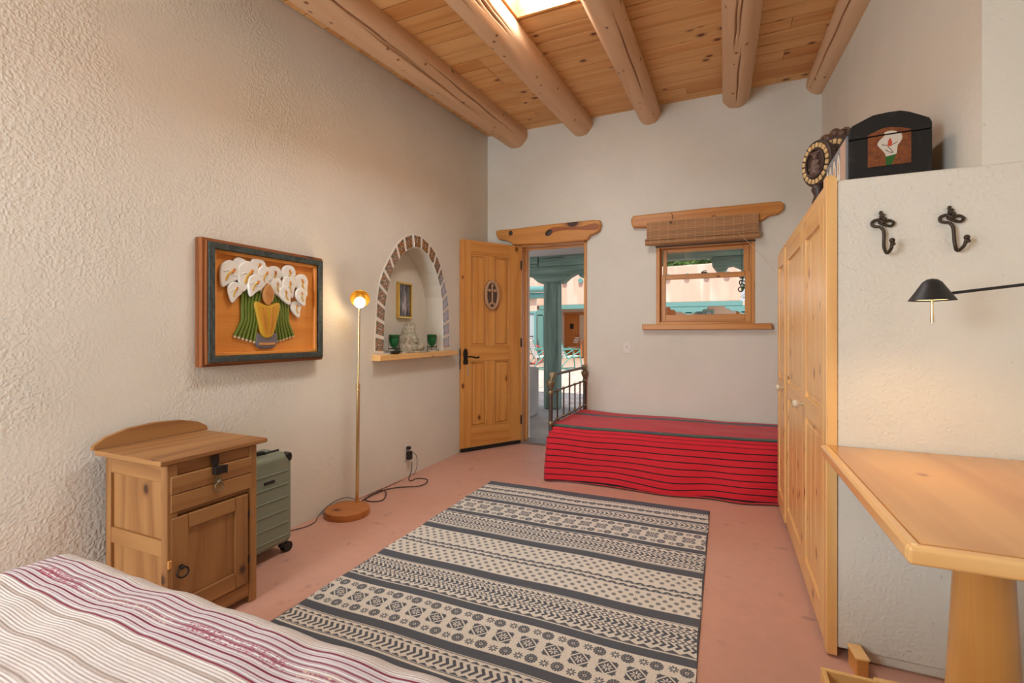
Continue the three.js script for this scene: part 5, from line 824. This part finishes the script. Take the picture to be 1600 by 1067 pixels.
  const dr2 = thing('house_door', 'brown wooden door at the far portal, seen through the small window', 'door', [-2.5, 0, -23.68]); mesh('leaf', box(0.8, 2.3, 0.05, 0, 1.15, 0, 0.006), dm, dr2); mesh('lintel', box(1.0, 0.16, 0.12, 0, 2.36, 0.03, 0.02), dm, dr2);
  mkWin(0.8, 1.2, [-0.85, 1.0, -23.69], 0, 'teal-framed window under the far portal, seen through the small window');
  const bp = thing('brown_post', 'brown wooden post at the right end of the far portal', 'post', [0.5, 0, -21.6]); mesh('shaft', box(0.14, 2.3, 0.14, 0, 1.15, 0, 0.01), dm, bp); mesh('cap', box(0.36, 0.14, 0.2, -0.06, 2.34, 0, 0.01), dm, bp);

  // lawn chairs
  const slat = std({ color: S(232, 236, 232), roughness: 0.6 }), tubeM = std({ color: S(92, 162, 150), roughness: 0.4, metalness: 0.2 });
  const ch = thing('lawn_chair', 'white-slatted lawn chair with green tube frame, left of the porch post', 'chair', [-5.35, 0, -14.3], 2.3, 'lawn chairs in the courtyard');
  for (const s of [-1, 1]) { mesh('frame', tube([[s * .3, 0.03, 0.36], [s * .3, 0.03, -0.2], [s * .3, 0.1, -0.3], [s * .3, 0.4, -0.02], [s * .3, 0.62, 0.3], [s * .3, 0.64, -0.1], [s * .3, 0.62, -0.3]], 0.018, 40, 8), tubeM, ch); mesh('back_tube', tube([[s * .27, 0.36, -0.12], [s * .27, 0.95, -0.36]], 0.018, 6, 8), tubeM, ch); mesh('seat_tube', rod([s * .27, 0.42, 0.3], [s * .27, 0.36, -0.14], 0.018), tubeM, ch); mesh('front_leg', rod([s * .29, 0.0, 0.36], [s * .29, 0.63, 0.28], 0.018), tubeM, ch); }
  for (let k = 0; k < 6; k++) mesh('seat_slat', box(0.56, 0.016, 0.06, 0, 0.435 - k * 0.012, 0.27 - k * 0.075, 0.005), slat, ch);
  for (let k = 0; k < 7; k++) mesh('back_slat', box(0.56, 0.06, 0.016, 0, 0.46 + k * 0.075, -0.155 - k * 0.031, 0.005), slat, ch);
  const c2 = ch.clone(); c2.name = numbered('lawn_chair'); c2.position.set(-4.5, 0, -14.5); c2.rotation.y = 0.9; c2.userData = { ...ch.userData, label: 'white-slatted lawn chair with green tube frame, right of the porch post' }; scene.add(c2);
  // bicycle by the wing
  const rd = std({ color: S(196, 96, 90), roughness: 0.5 }), bk = thing('bicycle', 'red bicycle parked under the far window', 'bicycle', [-6.75, 0, -16.2], 0.75);
  for (const x of [-.5, .5]) { mesh('wheel', [tor(.33, .025, x, .35, 0), ...Array.from({ length: 8 }, (_, k) => rod([x, .35, 0], [x + Math.cos(k * .785) * .32, .35 + Math.sin(k * .785) * .32, 0], .006))], rd, bk); }
  mesh('frame', [rod([-.5, .35, 0], [-.12, .8, 0], .02), rod([-.12, .8, 0], [.36, .85, 0], .02), rod([.5, .35, 0], [.34, .95, 0], .02), rod([-.02, .35, 0], [.36, .8, 0], .02), rod([-.02, .35, 0], [-.16, .95, 0], .02), rod([-.5, .35, 0], [-.02, .35, 0], .02)], rd, bk);
  mesh('handlebar', tube([[.3, 1.0, -.28], [.36, 1.02, -.1], [.36, 1.02, .1], [.3, 1.0, .28]], .018, 14), M.iron, bk); mesh('saddle', box(.24, .05, .12, -.17, .98, 0, .02), std({ color: S(70, 90, 120), roughness: .6 }), bk); mesh('pedals', rod([-.02, .22, -.12], [-.02, .48, .12], .018), M.iron, bk);
  // folding chair and table by the far door
  const fc = thing('folding_chair', 'wooden folding chair leaning beside the far door', 'chair', [-6.66, 0, -22.5], -0.6);
  for (const s of [-.2, .2]) { mesh('leg', rod([s, 0, .25], [s, .95, -.22], .022), dm, fc); mesh('leg', rod([s * .8, 0, -.25], [s * .8, .5, .2], .02), dm, fc); } for (let k = 0; k < 3; k++) mesh('slat', box(.42, .06, .02, 0, .7 + k * .1, -.1 - k * .05, .005), slat, fc); mesh('seat', box(.42, .025, .36, 0, .46, 0.05, .006), slat, fc);
  const tb = thing('patio_table', 'small wooden table beside the folding chair at the far door', 'table', [-5.85, 0, -22.3]); mesh('top', box(.8, .05, .6, 0, .75, 0, .01), dm, tb); for (const [x, z] of [[-.33, -.23], [.33, -.23], [-.33, .23], [.33, .23]]) mesh('leg', box(.06, .72, .06, x, .36, z, .006), dm, tb);
  // trees behind the house
  const leafMat = phys({ color: S(84, 124, 52), roughness: 0.8, transmission: 0.3, thickness: 0, side: THREE.DoubleSide });
  [[-7.2, -28, 2.2, 'leafy green tree behind the house roof, the left one'], [-1.6, -27, 2.5, 'leafy green tree behind the house roof, the middle one'], [3.2, -24.5, 2.0, 'leafy green tree beyond the right end of the house']].forEach(([x, z, R, lab], i) => {
    const q = rng(90 + i), t = thing('tree', lab, 'tree', [x, 0, z], 0, 'trees behind the house'), pos = [], nor = [];
    mesh('trunk', rod([0, 0, 0], [0.1, 4.6, 0], 0.16, 0.1), M.dark, t);
    for (let k = 0; k < 4200; k++) { const a = q() * 6.283, b = Math.acos(2 * q() - 1), rr = R * (0.55 + 0.45 * Math.sqrt(q())) * (0.85 + 0.3 * Math.sin(a * 5 + b * 4)), c = [Math.sin(b) * Math.cos(a) * rr, 4.2 + Math.cos(b) * rr * 0.9, Math.sin(b) * Math.sin(a) * rr], s = 0.1 + q() * 0.12, d1 = V([q() - .5, q() - .5, q() - .5]).normalize(), d2 = V([q() - .5, q() - .5, q() - .5]).cross(d1).normalize(), P = (u, v) => pos.push(c[0] + (d1.x * u + d2.x * v) * s, c[1] + (d1.y * u + d2.y * v) * s, c[2] + (d1.z * u + d2.z * v) * s); P(-1, 0); P(0, -.45); P(1, 0); P(-1, 0); P(1, 0); P(0, .45); }
    const g = new THREE.BufferGeometry(); g.setAttribute('position', new THREE.Float32BufferAttribute(pos, 3)); g.computeVertexNormals(); const f = mesh('foliage', g, leafMat, t); f.userData.kind = 'stuff';
  });
}
renderer.render(scene, camera);
